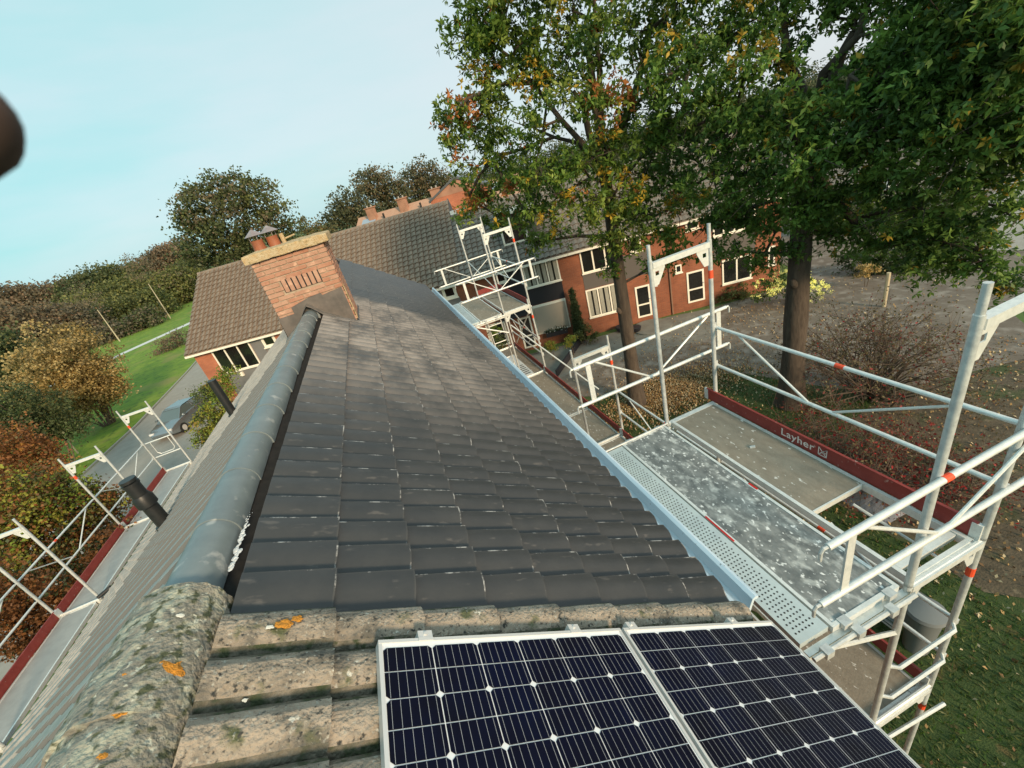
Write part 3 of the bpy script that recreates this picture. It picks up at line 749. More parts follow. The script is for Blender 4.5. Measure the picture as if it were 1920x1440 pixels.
for x in xs:
    z = rz(x) + 0.045 + (0.07 if -0.28 < x < -0.02 else 0.0) * math.exp(-((x + .15) / .12) ** 2)
    vs += [(x, yf, z + 0.02), (x, yf - 0.07, z + .012), (x, yf - 0.16 + rs.normal(0, .012), z + .002)]
mb.add(vs, [(3 * i + j, 3 * i + j + 1, 3 * i + 4 + j, 3 * i + 3 + j) for i in range(len(xs) - 1) for j in range(2)])
o = mb.build('lead_apron', mat('dusty lead apron', (0.26, 0.22, 0.19), (0.12, 0.11, 0.10), rough=0.7, scale=8), house); smooth_by_angle(o, 60)
mb = MB(); vs = []
for y in np.linspace(y0 - .05, y1 + .25, 12):
    for x, dz in ((x1 + .004, 0.10), (x1 + .03, 0.05), (x1 + .10, 0.042), (x1 + .20, 0.034)): vs.append((x, y, rz(x) + dz + rng.normal(0, .003)))
mb.add(vs, [(4 * i + j, 4 * i + j + 1, 4 * i + 5 + j, 4 * i + 4 + j) for i in range(11) for j in range(3)])
o = mb.build('side_flashing', m_lead2, house); smooth_by_angle(o, 60)
mb = MB(); mb.plate([(x1 + .002, y0 - .01, 0.33), (x1 + .002, y0 - .01, rz(x1) + .10), (x1 + .002, y0 + .06, rz(x1) + .12), (x1 + .002, y0 + .05, 0.33)], (1, 0, 0), 0.012); mb.build('mortar_fillet', m_crown, house)

# ------------------------------------------------------------------ vent pipes on the left slope
def lz(x): return apl[2] + (x - apl[0]) * sl / cl
def pipe(x, y, r_, h, label, cowl):
    z = lz(x); t = thing('vent_pipe', label, 'vent pipe', (x, y, z))
    mb = MB(); mb.path([(x, y, z - .05), (x, y, z + .05), (x, y, z + .07)], [r_ * 1.45, r_ * 1.3, r_ * 1.0], 16); o = mb.build('collar', m_black, t); smooth_by_angle(o)
    mb = MB(); mb.tube((x, y, z), (x, y, z + h), r_, 18); o = mb.build('pipe', m_black, t); smooth_by_angle(o)
    if cowl:
        mb = MB(); mb.path([(x, y, z + h * .50), (x, y, z + h * .53), (x, y, z + h * .68), (x, y, z + h * .75)], [r_ * 1.02, r_ * 1.32, r_ * 1.32, r_ * 1.05], 18); o = mb.build('sleeve', m_black, t); smooth_by_angle(o)
        mb = MB(); mb.tube((x, y, z + h * .97), (x, y, z + h * 1.02), r_ * 1.12, 18); mb.tube((x, y, z + h * 1.04), (x, y, z + h * 1.09), r_ * 1.05, 18)
        for a in range(6): mb.tube((x + r_ * .8 * math.cos(a), y + r_ * .8 * math.sin(a), z + h), (x + r_ * .8 * math.cos(a), y + r_ * .8 * math.sin(a), z + h * 1.06), 0.006, 4)
        o = mb.build('cowl', m_black, t); smooth_by_angle(o)
    return t
pipe(-2.70, 4.10, 0.082, 0.72, 'thick black vent pipe with sleeve and cowl above left roof slope, nearest the camera', True)
pipe(-2.36, 6.65, 0.07, 0.75, 'plain black vent pipe on left roof slope in front of orange shrub', False)
mb = MB(); q = on_z(195, 1112, -3.7); mb.tube((q[0] - .1, q[1] - .03, -3.72), (q[0] + .12, q[1] + .05, -3.66), 0.035, 10)
o = mb.build('gutter_brush', m_black, None, label='small dark object lying by the left roof eave', cat='brush', org=(q[0], q[1], -3.7))

# ------------------------------------------------------------------ solar panels
PW, PH = 1.134, 1.722
hP = 0.112
cellm = None
def solar(u0, label):
    org = exR * u0 + Y_ * (-0.215) + ezR * hP
    t = thing('solar_panel', label, 'solar panel', org, 'solar panels lying on the old tiles')
    fy = -Y_
    def bx(mb, a, b, c, mi=0): mb.box(org, exR, fy, ezR, a, b, c, mi)
    mb = MB(); bx(mb, (0.008, PW - .008), (0.008, PH - .008), (-0.012, -0.003)); mb.build('backsheet', m_back, t)
    mb = MB(); e = 0.013
    bx(mb, (0, PW), (0, e), (-0.035, 0.004)); bx(mb, (0, PW), (PH - e, PH), (-0.035, 0.004)); bx(mb, (0, e), (e, PH - e), (-0.035, 0.003)); bx(mb, (PW - e, PW), (e, PH - e), (-0.035, 0.003))
    mb.build('frame', m_alu, t)
    global cellm
    cw, chh = 0.1800, 0.0892
    if cellm is None:
        mb = MB(); c = 0.013
        mb.add([(c, 0, 0), (cw - c, 0, 0), (cw, -c * .8, 0), (cw, -chh, 0), (0, -chh, 0), (0, -c * .8, 0)], [(0, 5, 4, 3, 2, 1)], 0)
        for j in range(6):
            x = cw * (j + .5) / 6; mb.add([(x - .0007, -.001, .0006), (x - .0007, -chh + .001, .0006), (x + .0007, -chh + .001, .0006), (x + .0007, -.001, .0006)], [(0, 1, 2, 3)], 1)
        cellm = (mb.mesh('cell', [m_cell, m_busbar]),)
        mb = MB()
        mb.add([(0, 0, 0), (cw, 0, 0), (cw, -chh + c * .8, 0), (cw - c, -chh, 0), (c, -chh, 0), (0, -chh + c * .8, 0)], [(0, 5, 4, 3, 2, 1)], 0)
        for j in range(6):
            x = cw * (j + .5) / 6; mb.add([(x - .0007, -.001, .0006), (x - .0007, -chh + .001, .0006), (x + .0007, -chh + .001, .0006), (x + .0007, -.001, .0006)], [(0, 1, 2, 3)], 1)
        cellm = (cellm[0], mb.mesh('cell', [m_cell, m_busbar]))
    for i in range(6):
        for j in range(18):
            gap = 0.0
            p = org + exR * (0.0165 + i * 0.1838) + fy * (0.030 + j * 0.0925) - ezR * 0.0015
            inst('cell', cellm[j % 2], t, p, Euler((0, AR, 0)))
    return t
solar(0.488, 'solar panel nearer the ridge, its left edge on old mossy tiles')
solar(1.640, 'solar panel nearer the zinc gutter, right of the white seam between panels')
for u in (0.665, 1.36, 1.70, 2.44):
    org = exR * u + Y_ * (-0.215) + ezR * hP
    mb = MB(); mb.box(org, exR, Y_, ezR, (-.028, .028), (-0.010, 0.028), (-0.045, 0.008)); mb.box(org, exR, Y_, ezR, (-.028, .028), (-0.014, 0.001), (0.0045, 0.009)); mb.tube(org + Y_ * .012 + ezR * .006, org + Y_ * .012 + ezR * .014, 0.007, 6)
    lab = {0.665: 'aluminium clamp at the far left of the panels\' upper frame', 1.36: 'aluminium clamp just left of the seam between the two solar panels', 1.70: 'aluminium clamp just right of the seam between the two solar panels', 2.44: 'aluminium clamp at the gutter end of the right solar panel'}[u]
    mb.build('clamp', m_alu, None, label=lab, cat='clamp', group='clamps on the solar panel frame', org=org)

# ================================================================== SCAFFOLDING
def vpost(t, x, y, z0, z1, spig=0.17, mm=None, r_=0.0242):
    mb = MB(); mb.tube((x, y, z0), (x, y, z1), r_, 12)
    if spig: mb.tube((x, y, z1), (x, y, z1 + spig), r_ * 0.80, 12)
    o = mb.build('post', mm or m_galvd, t); smooth_by_angle(o); return o
def gusset(mb, x, y, z, sgn):
    """folded plate under the crossbar, with a square hole"""
    a, b = 0.20, 0.19
    poly = [(0, 0), (a * .75, 0), (a * .75, -.03), (a * .30, -b), (0, -b)]
    xs = lambda q: x + sgn * (0.02 + q)
    h0, h1, k0, k1 = 0.03, 0.075, -0.045, -0.09
    outer = [(xs(p), y, z + q) for p, q in [(0, 0), (a * .75, 0), (a * .75, -.03), (a * .30, -b), (0, -b)]]
    hole = [(xs(h0), y, z + k0), (xs(h1), y, z + k0), (xs(h1), y, z + k1), (xs(h0), y, z + k1)]
    vs = outer + hole; vs2 = [(p[0], p[1] + .008, p[2]) for p in vs]
    fs = [(0, 1, 6, 5), (1, 2, 6), (2, 3, 7, 6), (3, 4, 8, 7), (4, 0, 5, 8)]
    n = len(vs); allf = list(fs) + [tuple(q + n for q in f[::-1]) for f in fs]
    allf += [(i, (i + 1) % 5, n + (i + 1) % 5, n + i) for i in range(5)] + [(5 + i, n + 5 + i, n + 5 + (i + 1) % 4, 5 + (i + 1) % 4) for i in range(4)]
    mb.add(vs + vs2, allf)
def frame(t, xi, xo, y, zt, z0=None, band='out', top=True):
    """one 2 m frame: posts from z0 (default zt-2) to the crossbar at zt"""
    z0 = zt - 2 if z0 is None else z0
    vpost(t, xi, y, z0, zt + .02, 0.16 if top else 0.0); po = vpost(t, xo, y, z0, zt + .02, 0.16 if top else 0.0)
    mb = MB(); a, b = min(xi, xo), max(xi, xo)
    mb.box((0, 0, zt), X_, Y_, Z_, (a + .018, b - .018), (y - .026, y + .026), (-0.062, -0.004))
    cb = mb.build('crossbar', m_galv, t)
    for x, sg in ((a, 1), (b, -1)):
        mb = MB(); gusset(mb, x, y - .004, zt - .062, sg); mb.build('gusset', m_galv, cb)
    mb = MB(); mb.tube((xo, y, zt - .40), (xo, y, zt - .31), 0.0262, 12); mb.build('orange_band', m_band, po)
def rails_y(t, x, ya, yb, zt, dz=(1.0, .5), band=True, seg=True):
    """double side guardrail running along Y between two frames, with its V braces"""
    for h in dz[::-1]:
        mb = MB(); mb.tube((x, ya, zt + h), (x, yb, zt + h), 0.0195, 10)
        o = mb.build('guardrail', m_galv, t); smooth_by_angle(o)
    ym = (ya + yb) / 2; dd = (yb - ya)
    for p_, q_ in (((x, ya + .12 * dd, zt + dz[0]), (x, ym - .04 * dd, zt + dz[1])), ((x, yb - .12 * dd, zt + dz[0]), (x, ym + .04 * dd, zt + dz[1]))):
        mb = MB(); mb.tube(p_, q_, 0.012, 8); mb.build('brace', m_galv, o)
    mb = MB(); mb.tube((x, ya + .43 * dd, zt + dz[0]), (x, ya + .46 * dd, zt + dz[0]), 0.021, 10); mb.build('orange_band', m_band, o)
    for yq in (ya, yb):
        for h in dz:
            mb = MB(); mb.box((x, yq, zt + h), X_, Y_, Z_, (-.03, .012), (-.02, .02), (-.035, .02)); mb.box((x, yq, zt + h), X_, Y_, Z_, (-.012, .012), (-.006, .006), (.0, .06))
            mb.build('coupler', m_galvd, o)
    return o
def rails_x(t, y, xa, xb, z1, z2, band=None, plates=True):
    """double end guardrail across the scaffold, with hooks, end plates and V braces"""
    for z in (z2, z1):
        mb = MB(); mb.tube((xa, y, z), (xb, y, z), 0.021, 12)
        o = mb.build('end_guardrail', m_galv, t); smooth_by_angle(o)
    dd = xb - xa
    for p_, q_ in (((xa + .12 * dd, y, z1), (xa + .46 * dd, y, z2)), ((xb - .12 * dd, y, z1), (xa + .50 * dd, y, z2))):
        mb = MB(); mb.tube(p_, q_, 0.0125, 8); mb.build('brace', m_galv, o)
    for x in (xa + .085 * dd, xb - .055 * dd):
        mb = MB(); mb.box((x, y, 0), X_, Y_, Z_, (-.03, .03), (-.006, .006), (z2 + .015, z1 - .015)); mb.build('end_plate', m_galv, o)
    for x, s_ in ((xa, -1), (xb, 1)):
        for z in (z1, z2):
            mb = MB(); mb.path([(x + s_ * -.01, y, z), (x + s_ * .03, y, z + .005), (x + s_ * .045, y, z - .02), (x + s_ * .045, y, z - .08)], [.011, .011, .011, .010], 8); mb.build('hook', m_galvd, o)
    if band is not None:
        mb = MB(); mb.tube((band, y, z1), (band + .06, y, z1), 0.0228, 12); mb.build('orange_band', m_band, o)
    return o
def deck(t, xa, xb, ya, yb, z, m, label=None, edge=0.028):
    mb = MB(); mb.abox((xa + edge, xb - edge), (ya + .03, yb - .03), (z - .012, z))
    o = mb.build('deck_board', m, t, label=label)
    mb = MB()
    for x in (xa, xb - edge): mb.abox((x, x + edge - .002), (ya + .01, yb - .01), (z - .06, z + .006))
    for y in (ya, yb - .03): mb.abox((xa + .002, xb - .002), (y, y + .028), (z - .055, z + .004))
    mb.build('deck_frame', m_galv, o)
    for y, s_ in ((ya, -1), (yb, 1)):
        for x in (xa + .10, xb - .10):
            mb = MB(); mb.abox((x - .035, x + .035), (y - .03, y + .03), (z - .035, z + .012)); mb.build('deck_hook', m_galvd, o)
    return o
def toe_y(t, x, ya, yb, z, h=0.15):
    mb = MB(); mb.abox((x - .012, x + .012), (ya, yb), (z + .0, z + h)); o = mb.build('toe_board', m_red, t)
    for y in (ya, yb):
        mb = MB(); mb.abox((x - .016, x + .016), (y - .03, y + .03), (z - .002, z + h * .95)); mb.build('end_cap', m_galv, o)
    return o
def toe_x(t, y, xa, xb, z, h=0.15):
    mb = MB(); mb.abox((xa, xb), (y - .012, y + .012), (z, z + h)); return mb.build('toe_board', m_red, t)
def perf_deck(t, xa, xb, ya, yb, z):
    mb = MB(); mb.abox((xa, xb), (ya + .01, yb - .01), (z - .05, z + .002)); o = mb.build('perforated_deck', m_perf, t)
    mb = MB(); n = 8; nx = 6; py = 0.034; ny_ = int((yb - ya - .12) / py)
    for j in range(ny_):
        for i in range(nx):
            x = xa + .035 + (xb - xa - .07) * (i + (0.5 if j % 2 else 0)) / nx; y = ya + .07 + j * py
            if x > xb - .03: continue
            vs = [(x + .0072 * math.cos(a), y + .0072 * math.sin(a), z + .0028) for a in np.arange(n) * 2 * math.pi / n]
            mb.add(vs, [tuple(range(n))])
    mb.build('perforation', m_hole, o, kind='stuff'); return o
def beam_x(t, xa, xb, y, z, m=None):
    mb = MB(); mb.tube((xa, y, z), (xb, y, z), .022, 10); mb.abox((xa, xb), (y - .012, y + .012), (z - .07, z - .015)); return mb.build('deck_beam', m or m_galv, t)
def bracket(t, xp, xe_, y, z):
    """inner cantilever bracket from the post at xp to xe_"""
    mb = MB(); mb.abox((min(xp, xe_), max(xp, xe_)), (y - .022, y + .022), (z - .11, z - .055))
    mb.tube((xe_ + (.1 if xe_ < xp else -.1), y, z - .10), (xp, y, z - .55), .019, 8)
    o = mb.build('bracket', m_galv, t)
    mb = MB(); mb.tube((xe_, y - .05, z - .04), (xp, y - .05, z - .04), .017, 8)
    for q in (0.12, 0.42, 0.75): 
        x = xe_ + (xp - xe_) * q; mb.abox((x - .03, x + .03), (y - .08, y - .02), (z - .07, z - .01))
    mb.build('deck_lock', m_galvd, o)

XI, XO = 3.51, 4.25
Yf = [-0.24, 2.33, 4.90, 8.80, 11.38]
Z1, Z2, Z3 = -2.03, -4.03, -6.03
sc = thing('scaffolding', 'galvanised frame scaffold with decks along the right gutter, red toe boards', 'scaffold', (3.9, 4, -G))
for y in Yf:
    for x in (XI, XO):
        mb = MB(); mb.tube((x, y, -G + .02), (x, y, -G + .30), .018, 8); mb.abox((x - .075, x + .075), (y - .075, y + .075), (-G, -G + .012)); mb.build('base_jack', m_galvd, sc)
    frame(sc, XI, XO, y, Z3, z0=-G + .15, top=False)
    frame(sc, XI, XO, y, Z2, z0=Z3, top=False)
    frame(sc, XI, XO, y, Z1, z0=Z2, top=(y == 4.90))
    if y != 4.90: frame(sc, XI, XO, y, -0.03, z0=Z1)
# upper near bay
perf = perf_deck(sc, 2.59, 2.835, Yf[0] + .03, Yf[1] - .03, Z1)
d1 = deck(sc, 2.85, 3.46, Yf[0] + .02, Yf[1] - .02, Z1, m_splash, 'cement splashed grey deck board')
for a_, b_ in (((2.846, 2.862), (0.62, 0.95)), ((3.442, 3.462), (0.95, 1.05))):
    mb = MB(); mb.abox(a_, b_, (Z1 + .0062, Z1 + .0085)); mb.build('red_mark', m_redpaint, d1)
# hatch deck: closed part, the open hatch nearer the camera
mb = MB(); mb.abox((3.595, 4.165), (0.53, Yf[1] - .05), (Z1 - .012, Z1)); hd = mb.build('deck_board', m_ply, sc, label='pale worn plywood deck with an open hatch')
mb = MB()
for x in (3.56, 4.165): mb.abox((x, x + .033), (Yf[0] + .02, Yf[1] - .02), (Z1 - .065, Z1 + .007))
for y in (Yf[0] + .02, Yf[1] - .05): mb.abox((3.562, 4.196), (y, y + .03), (Z1 - .06, Z1 + .005))
mb.abox((3.60, 4.16), (0.515, 0.529), (Z1 - .05, Z1 + .003)); mb.abox((3.60, 4.16), (Yf[0] + .10, Yf[0] + .16), (Z1 - .05, Z1 + .001))
mb.build('deck_frame', m_galv, hd)
for p_, q_ in (((3.64, 0.40, Z1 - .05), (3.62, -0.12, Z1 - .30)), ((3.95, 0.44, Z1 - .05), (4.1, -0.1, Z1 - .25))):
    mb = MB(); mb.tube(p_, q_, .012, 6); mb.build('hatch_bar', m_galvd, hd)
mb = MB(); mb.tube((3.86, 1.43, Z1 + .001), (3.90, 1.40, Z1 + .012), .018, 7); mb.build('hatch_handle', m_galvd, hd)
tb = toe_y(sc, 4.225, Yf[0] + .03, Yf[1] + .12, Z1)
for y in (Yf[0], Yf[1]):
    beam_x(sc, XI, XO, y, Z1 - .02); bracket(sc, XI, 2.60, y, Z1)
# lettering on the toe board, facing the deck
cu = bpy.data.curves.new('letters', 'FONT'); cu.body = 'Layher'; cu.size = 0.118; cu.extrude = 0.0008; cu.offset = 0.0012; cu.space_character = 1.08
to = bpy.data.objects.new('letters', cu); COL.objects.link(to)
bpy.context.view_layer.update()
dg = bpy.context.evaluated_depsgraph_get(); tme = bpy.data.meshes.new_from_object(to.evaluated_get(dg)); bpy.data.objects.remove(to)
tme.name = 'lettering'
wv = np.array([v.co[:] for v in tme.vertices]); xs_ = wv[:, 0]; span = xs_.max() - xs_.min()
sxf = 0.36 / span
for v in tme.vertices:
    a, b, c = v.co; v.co = (-c, -(a - xs_.min()) * sxf, b)     # reads towards the camera
tme.materials.clear(); tme.materials.append(m_white)
lo = inst('lettering', tme, tb, (4.225 - .0128, 1.37, Z1 + .040))
mb = MB(); e0, e1, zA, zB, xq = 0.885, 0.965, Z1 + .035, Z1 + .125, 4.225 - .0135
def stroke(p, q, wd=0.006): 
    p = np.array([xq, *p]); q = np.array([xq, *q]); d = q - p; d /= np.linalg.norm(d); nn = np.cross(d, X_) * wd
    mb.plate([p - nn, q - nn, q + nn, p + nn], (-1, 0, 0), .0008)
for a, b in (((e0, zA), (e0, zB)), ((e1, zA), (e1, zB)), ((e0, zA), (e1, zB)), ((e0, zB), (e1, zA)), ((e0, zA), (e1, zA)), ((e0, zB), (e0 + .03, zB - .03)), (((e0 + e1) / 2, zA + .03), (e0, zA + .05))): stroke(a, b, 0.0042)
mb.build('emblem', m_white, tb)
for (yy_, z_) in ((2.50, 0),):
    rails_x(sc, 2.50, 2.52, 4.60, -0.93, -1.42)
nr_ = rails_x(sc, Yf[0] - .035, 2.62, 4.75, -1.03, -1.53, band=3.50)
rails_y(sc, 4.285, Yf[0], Yf[1], Z1)
mb = MB(); mb.tube((2.56, Yf[1] - .02, Z1 + .012), (3.5, Yf[1] - .02, Z1 + .012), .012, 8); mb.build('deck_lock', m_galvd, sc)
# level below, all along
for a, b in zip(Yf[:-1], Yf[1:]):
    L_ = b - a
    if L_ > 3: segs = [(a, a + 1.33), (a + 1.33, b)]
    else: segs = [(a, b)]
    for (p, q) in segs:
        deck(sc, 3.55, 4.19, p + .02, q - .02, Z2, m_ply)
        deck(sc, 2.86, 3.47, p + .02, q - .02, Z2, m_ply)
    toe_y(sc, 4.225, a + .03, b - .03, Z2); 
    if b != Yf[3]: rails_y(sc, 4.285, a, b, Z2)
    deck(sc, 3.55, 4.19, a + .02, b - .02, Z3, m_ply); toe_y(sc, 4.225, a + .03, b - .03, Z3)
for y in Yf:
    beam_x(sc, XI, XO, y, Z2 + .03); bracket(sc, XI, 2.86, y, Z2)
    beam_x(sc, XI, XO, y, Z3)
# end guards at the near end of the level below
for z in (-3.03, -3.48):
    mb = MB(); mb.path([(XI, Yf[0], z), (XI + .06, Yf[0] - .05, z), (XO - .06, Yf[0] - .05, z), (XO, Yf[0], z)], [.017] * 4, 8); mb.build('end_guardrail', m_galv, sc)
for p_, q_ in (((2.9, -0.3, -4.1), (4.4, -0.32, -4.35)), ((4.28, Yf[0], -4.1), (4.28, Yf[1], -6.0)), ((4.28, Yf[3], -2.1), (4.28, Yf[4], -4.0)), ((XI + .1, Yf[3], -2.4), (4.7, 6.6, -3.9)), ((4.28, Yf[4], -2.5), (4.28, Yf[3], -3.2))):
    mb = MB(); mb.tube(p_, q_, .018, 8); mb.build('diagonal_brace', m_galv, sc)
# far upper bay
perf_deck(sc, 2.59, 2.835, Yf[3] + .03, Yf[4] - .03, Z1)
deck(sc, 2.85, 3.46, Yf[3] + .02, Yf[4] - .02, Z1, m_ply, 'pale deck board of the far bay')
deck(sc, 3.56, 4.18, Yf[3] + .02, Yf[4] - .02, Z1, m_ply)
mb = MB(); mb.tube((3.58, 10.6, Z1 + .004), (4.15, 10.3, Z1 + .004), .008, 5); mb.tube((3.9, 11.0, Z1 + .004), (4.1, 10.2, Z1 + .004), .006, 5); mb.build('hatch_seam', m_hole, sc)
toe_y(sc, 4.225, Yf[3] + .03, Yf[4] + .05, Z1); toe_x(sc, Yf[4] + .05, 3.50, 4.22, Z1)
for y in (Yf[3], Yf[4]): beam_x(sc, XI, XO, y, Z1 - .02); bracket(sc, XI, 2.60, y, Z1)
rails_x(sc, 11.46, 2.50, 4.62, -0.93, -1.42)
rails_x(sc, 8.72, 2.55, 4.60, -0.93, -1.40)
rails_y(sc, 4.285, Yf[3], Yf[4], Z1)
mb = MB(); mb.tube((XI, 8.8, -0.93), (XI, 11.4, -1.42), .012, 6); mb.tube((XI, 8.8, -1.42), (XI, 11.4, -0.93), .012, 6); mb.build('brace', m_galv, sc)
# ladder in the far bay
lad = thing('ladder', 'thin metal ladder climbing inside the far scaffold bay below its deck', 'ladder', (3.3, 8.9, Z2))
p0, p1 = np.array([3.16, 9.15, Z2]), np.array([3.05, 8.95, Z1 - .06])
for s_ in (0, 0.36):
    mb = MB(); mb.tube(p0 + X_ * s_, p1 + X_ * s_, .016, 6); mb.build('ladder_rail', m_galv, lad)
for j in range(7):
    a = p0 + (p1 - p0) * (j + .6) / 7.4; mb = MB(); mb.tube(a, a + X_ * .36, .012, 6); mb.build('rung', m_galv, lad)
# slotted steel plank of the far lower bay
mb = MB(); mb.abox((2.9, 3.9), (8.85, 10.6), (Z2 + .012, Z2 + .05)); sp = mb.build('steel_plank', m_galv, sc)
mb = MB()
for j in range(6): mb.abox((3.15, 3.85), (8.95 + j * .13, 8.99 + j * .13), (Z2 + .0505, Z2 + .053))
mb.build('slot', m_hole, sp, kind='stuff')

# left scaffold
XLI, XLO = -6.30, -7.04
sl_ = thing('scaffolding', 'frame scaffold beyond the left roof slope with long red toe board', 'scaffold', (-6.7, 7, -G))
ZL = Z2
YL = [12.0, 9.43, 6.86, 4.29, 1.72]
for y in YL:
    frame(sl_, XLI, XLO, y, ZL, z0=-6.03, top=False); frame(sl_, XLI, XLO, y, -6.03, z0=-G + .15, top=False)
    frame(sl_, XLI, XLO, y, ZL + 2.0)
    for x in (XLI, XLO):
        mb = MB(); mb.tube((x, y, -G + .02), (x, y, -G + .30), .018, 8); mb.abox((x - .075, x + .075), (y - .075, y + .075), (-G, -G + .012)); mb.build('base_jack', m_galvd, sl_)
    beam_x(sl_, XLO, XLI, y, ZL + .02)
m_deckl = mat('pale grey deck', (0.30, 0.305, 0.295), (0.36, 0.365, 0.35), rough=0.7, scale=5, bump=0.1)
for a, b in zip(YL[1:], YL[:-1]):
    deck(sl_, -6.96, -6.36, a + .02, b - .02, ZL, m_deckl); deck(sl_, -6.22, -5.62, a + .02, b - .02, ZL, m_deckl)
    toe_y(sl_, -7.0, a + .03, b - .03, ZL, .17)
    rails_y(sl_, -7.08, a, b, ZL)
mb = MB()
for h in (1.0, .5): mb.path([(XLI, 12.05, ZL + h), (XLO, 12.05, ZL + h)], [.018] * 2, 8)
mb.path([(-6.45, 12.08, ZL + 1.0), (-6.45, 12.08, ZL + .62), (-6.52, 12.08, ZL + .55), (-6.85, 12.08, ZL + .55), (-6.92, 12.08, ZL + .62), (-6.92, 12.08, ZL + 1.0)], [.012] * 6, 6)
mb.build('guardrail', m_galv, sl_, label='end guardrail')

# ================================================================== ROW OF HOUSES BEHIND
AN = R(-18.5); E_ = np.array([math.cos(AN), math.sin(AN), 0]); N_ = np.array([-math.sin(AN), math.cos(AN), 0])
P0 = np.array([0, 21.9, -8.40])
def F3(u, v, w_): return P0 + E_ * u + N_ * v + Z_ * w_
WB = 0.35     # ground level in facade height
VF = 0.30
def fbox(mb, u, v, w_, mi=0): mb.box(P0, E_, N_, Z_, u, v, w_, mi)
def window(par, u0, u1, w0, w1, n=2, curtain=False, splits=None, fw=0.075):
    mb = MB()
    fbox(mb, (u0, u1), (VF - .05, VF + .02), (w0, w0 + fw)); fbox(mb, (u0, u1), (VF - .05, VF + .02), (w1 - fw, w1))
    us = [u0 + (u1 - u0) * i / n for i in range(n + 1)] if splits is None else splits
    for i, u in enumerate(us):
        a = u - fw / 2 if 0 < i < len(us) - 1 else (u if i == 0 else u - fw)
        fbox(mb, (a, a + fw), (VF - .048, VF + .018), (w0 + fw, w1 - fw))
    f_ = mb.build('window', m_cream, par)
    mb = MB(); fbox(mb, (u0 - .04, u1 + .04), (VF - .11, VF - .051), (w0 - .04, w0 + .03)); mb.build('sill', m_cream, f_)
    for i in range(len(us) - 1):
        mb = MB(); fbox(mb, (us[i] + fw * .6, us[i + 1] - fw * .6), (VF - .018, VF - .010), (w0 + fw, w1 - fw)); mb.build('pane', m_glass, f_)
        if curtain:
            mb = MB(); k = 14; A = us[i] + fw; B = us[i + 1] - fw
            g0, g1 = (0.0, 0.36), (0.62, 1.0)
            for q0, q1 in ((0.0, 0.40), (0.60, 1.0)):
                vs = []
                for j in range(k + 1):
                    u = A + (B - A) * (q0 + (q1 - q0) * j / k); v = VF - .024 + .005 * math.sin(j * 2.1)
                    vs += [F3(u, v, w0 + fw + .02), F3(u, v, w1 - fw)]
                mb.add(vs, [(2 * j, 2 * j + 2, 2 * j + 3, 2 * j + 1) for j in range(k)])
            mb.build('curtain', m_curt, f_)
    return f_
def panel(par, u0, u1, w0, w1, m, name='facade_board', vv=.018):
    mb = MB(); fbox(mb, (u0, u1), (VF - vv, VF + .01), (w0, w1)); return mb.build(name, m, par)
def door(par, u0, u1, w0, w1):
    mb = MB(); f = .09; a = VF - .04
    fbox(mb, (u0, u0 + f), (a, VF + .02), (w0, w1)); fbox(mb, (u1 - f, u1), (a, VF + .02), (w0, w1)); fbox(mb, (u0 + f, u1 - f), (a, VF + .018), (w1 - f, w1)); fbox(mb, (u0 + f, u1 - f), (a, VF + .018), (w0, w0 + f)); fbox(mb, (u0 + f, u1 - f), (a, VF + .018), (w0 + .68, w0 + .76))
    d_ = mb.build('door', m_cream, par)
    mb = MB(); fbox(mb, (u0 + f, u1 - f), (VF - .015, VF - .008), (w0 + f, w1 - f)); mb.build('pane', m_glass, d_)
    mb = MB(); fbox(mb, (u1 - f - .01, u1 - .02), (VF - .09, VF - .041), (w0 + .95, w0 + 1.0)); mb.build('handle', m_galvd, d_)
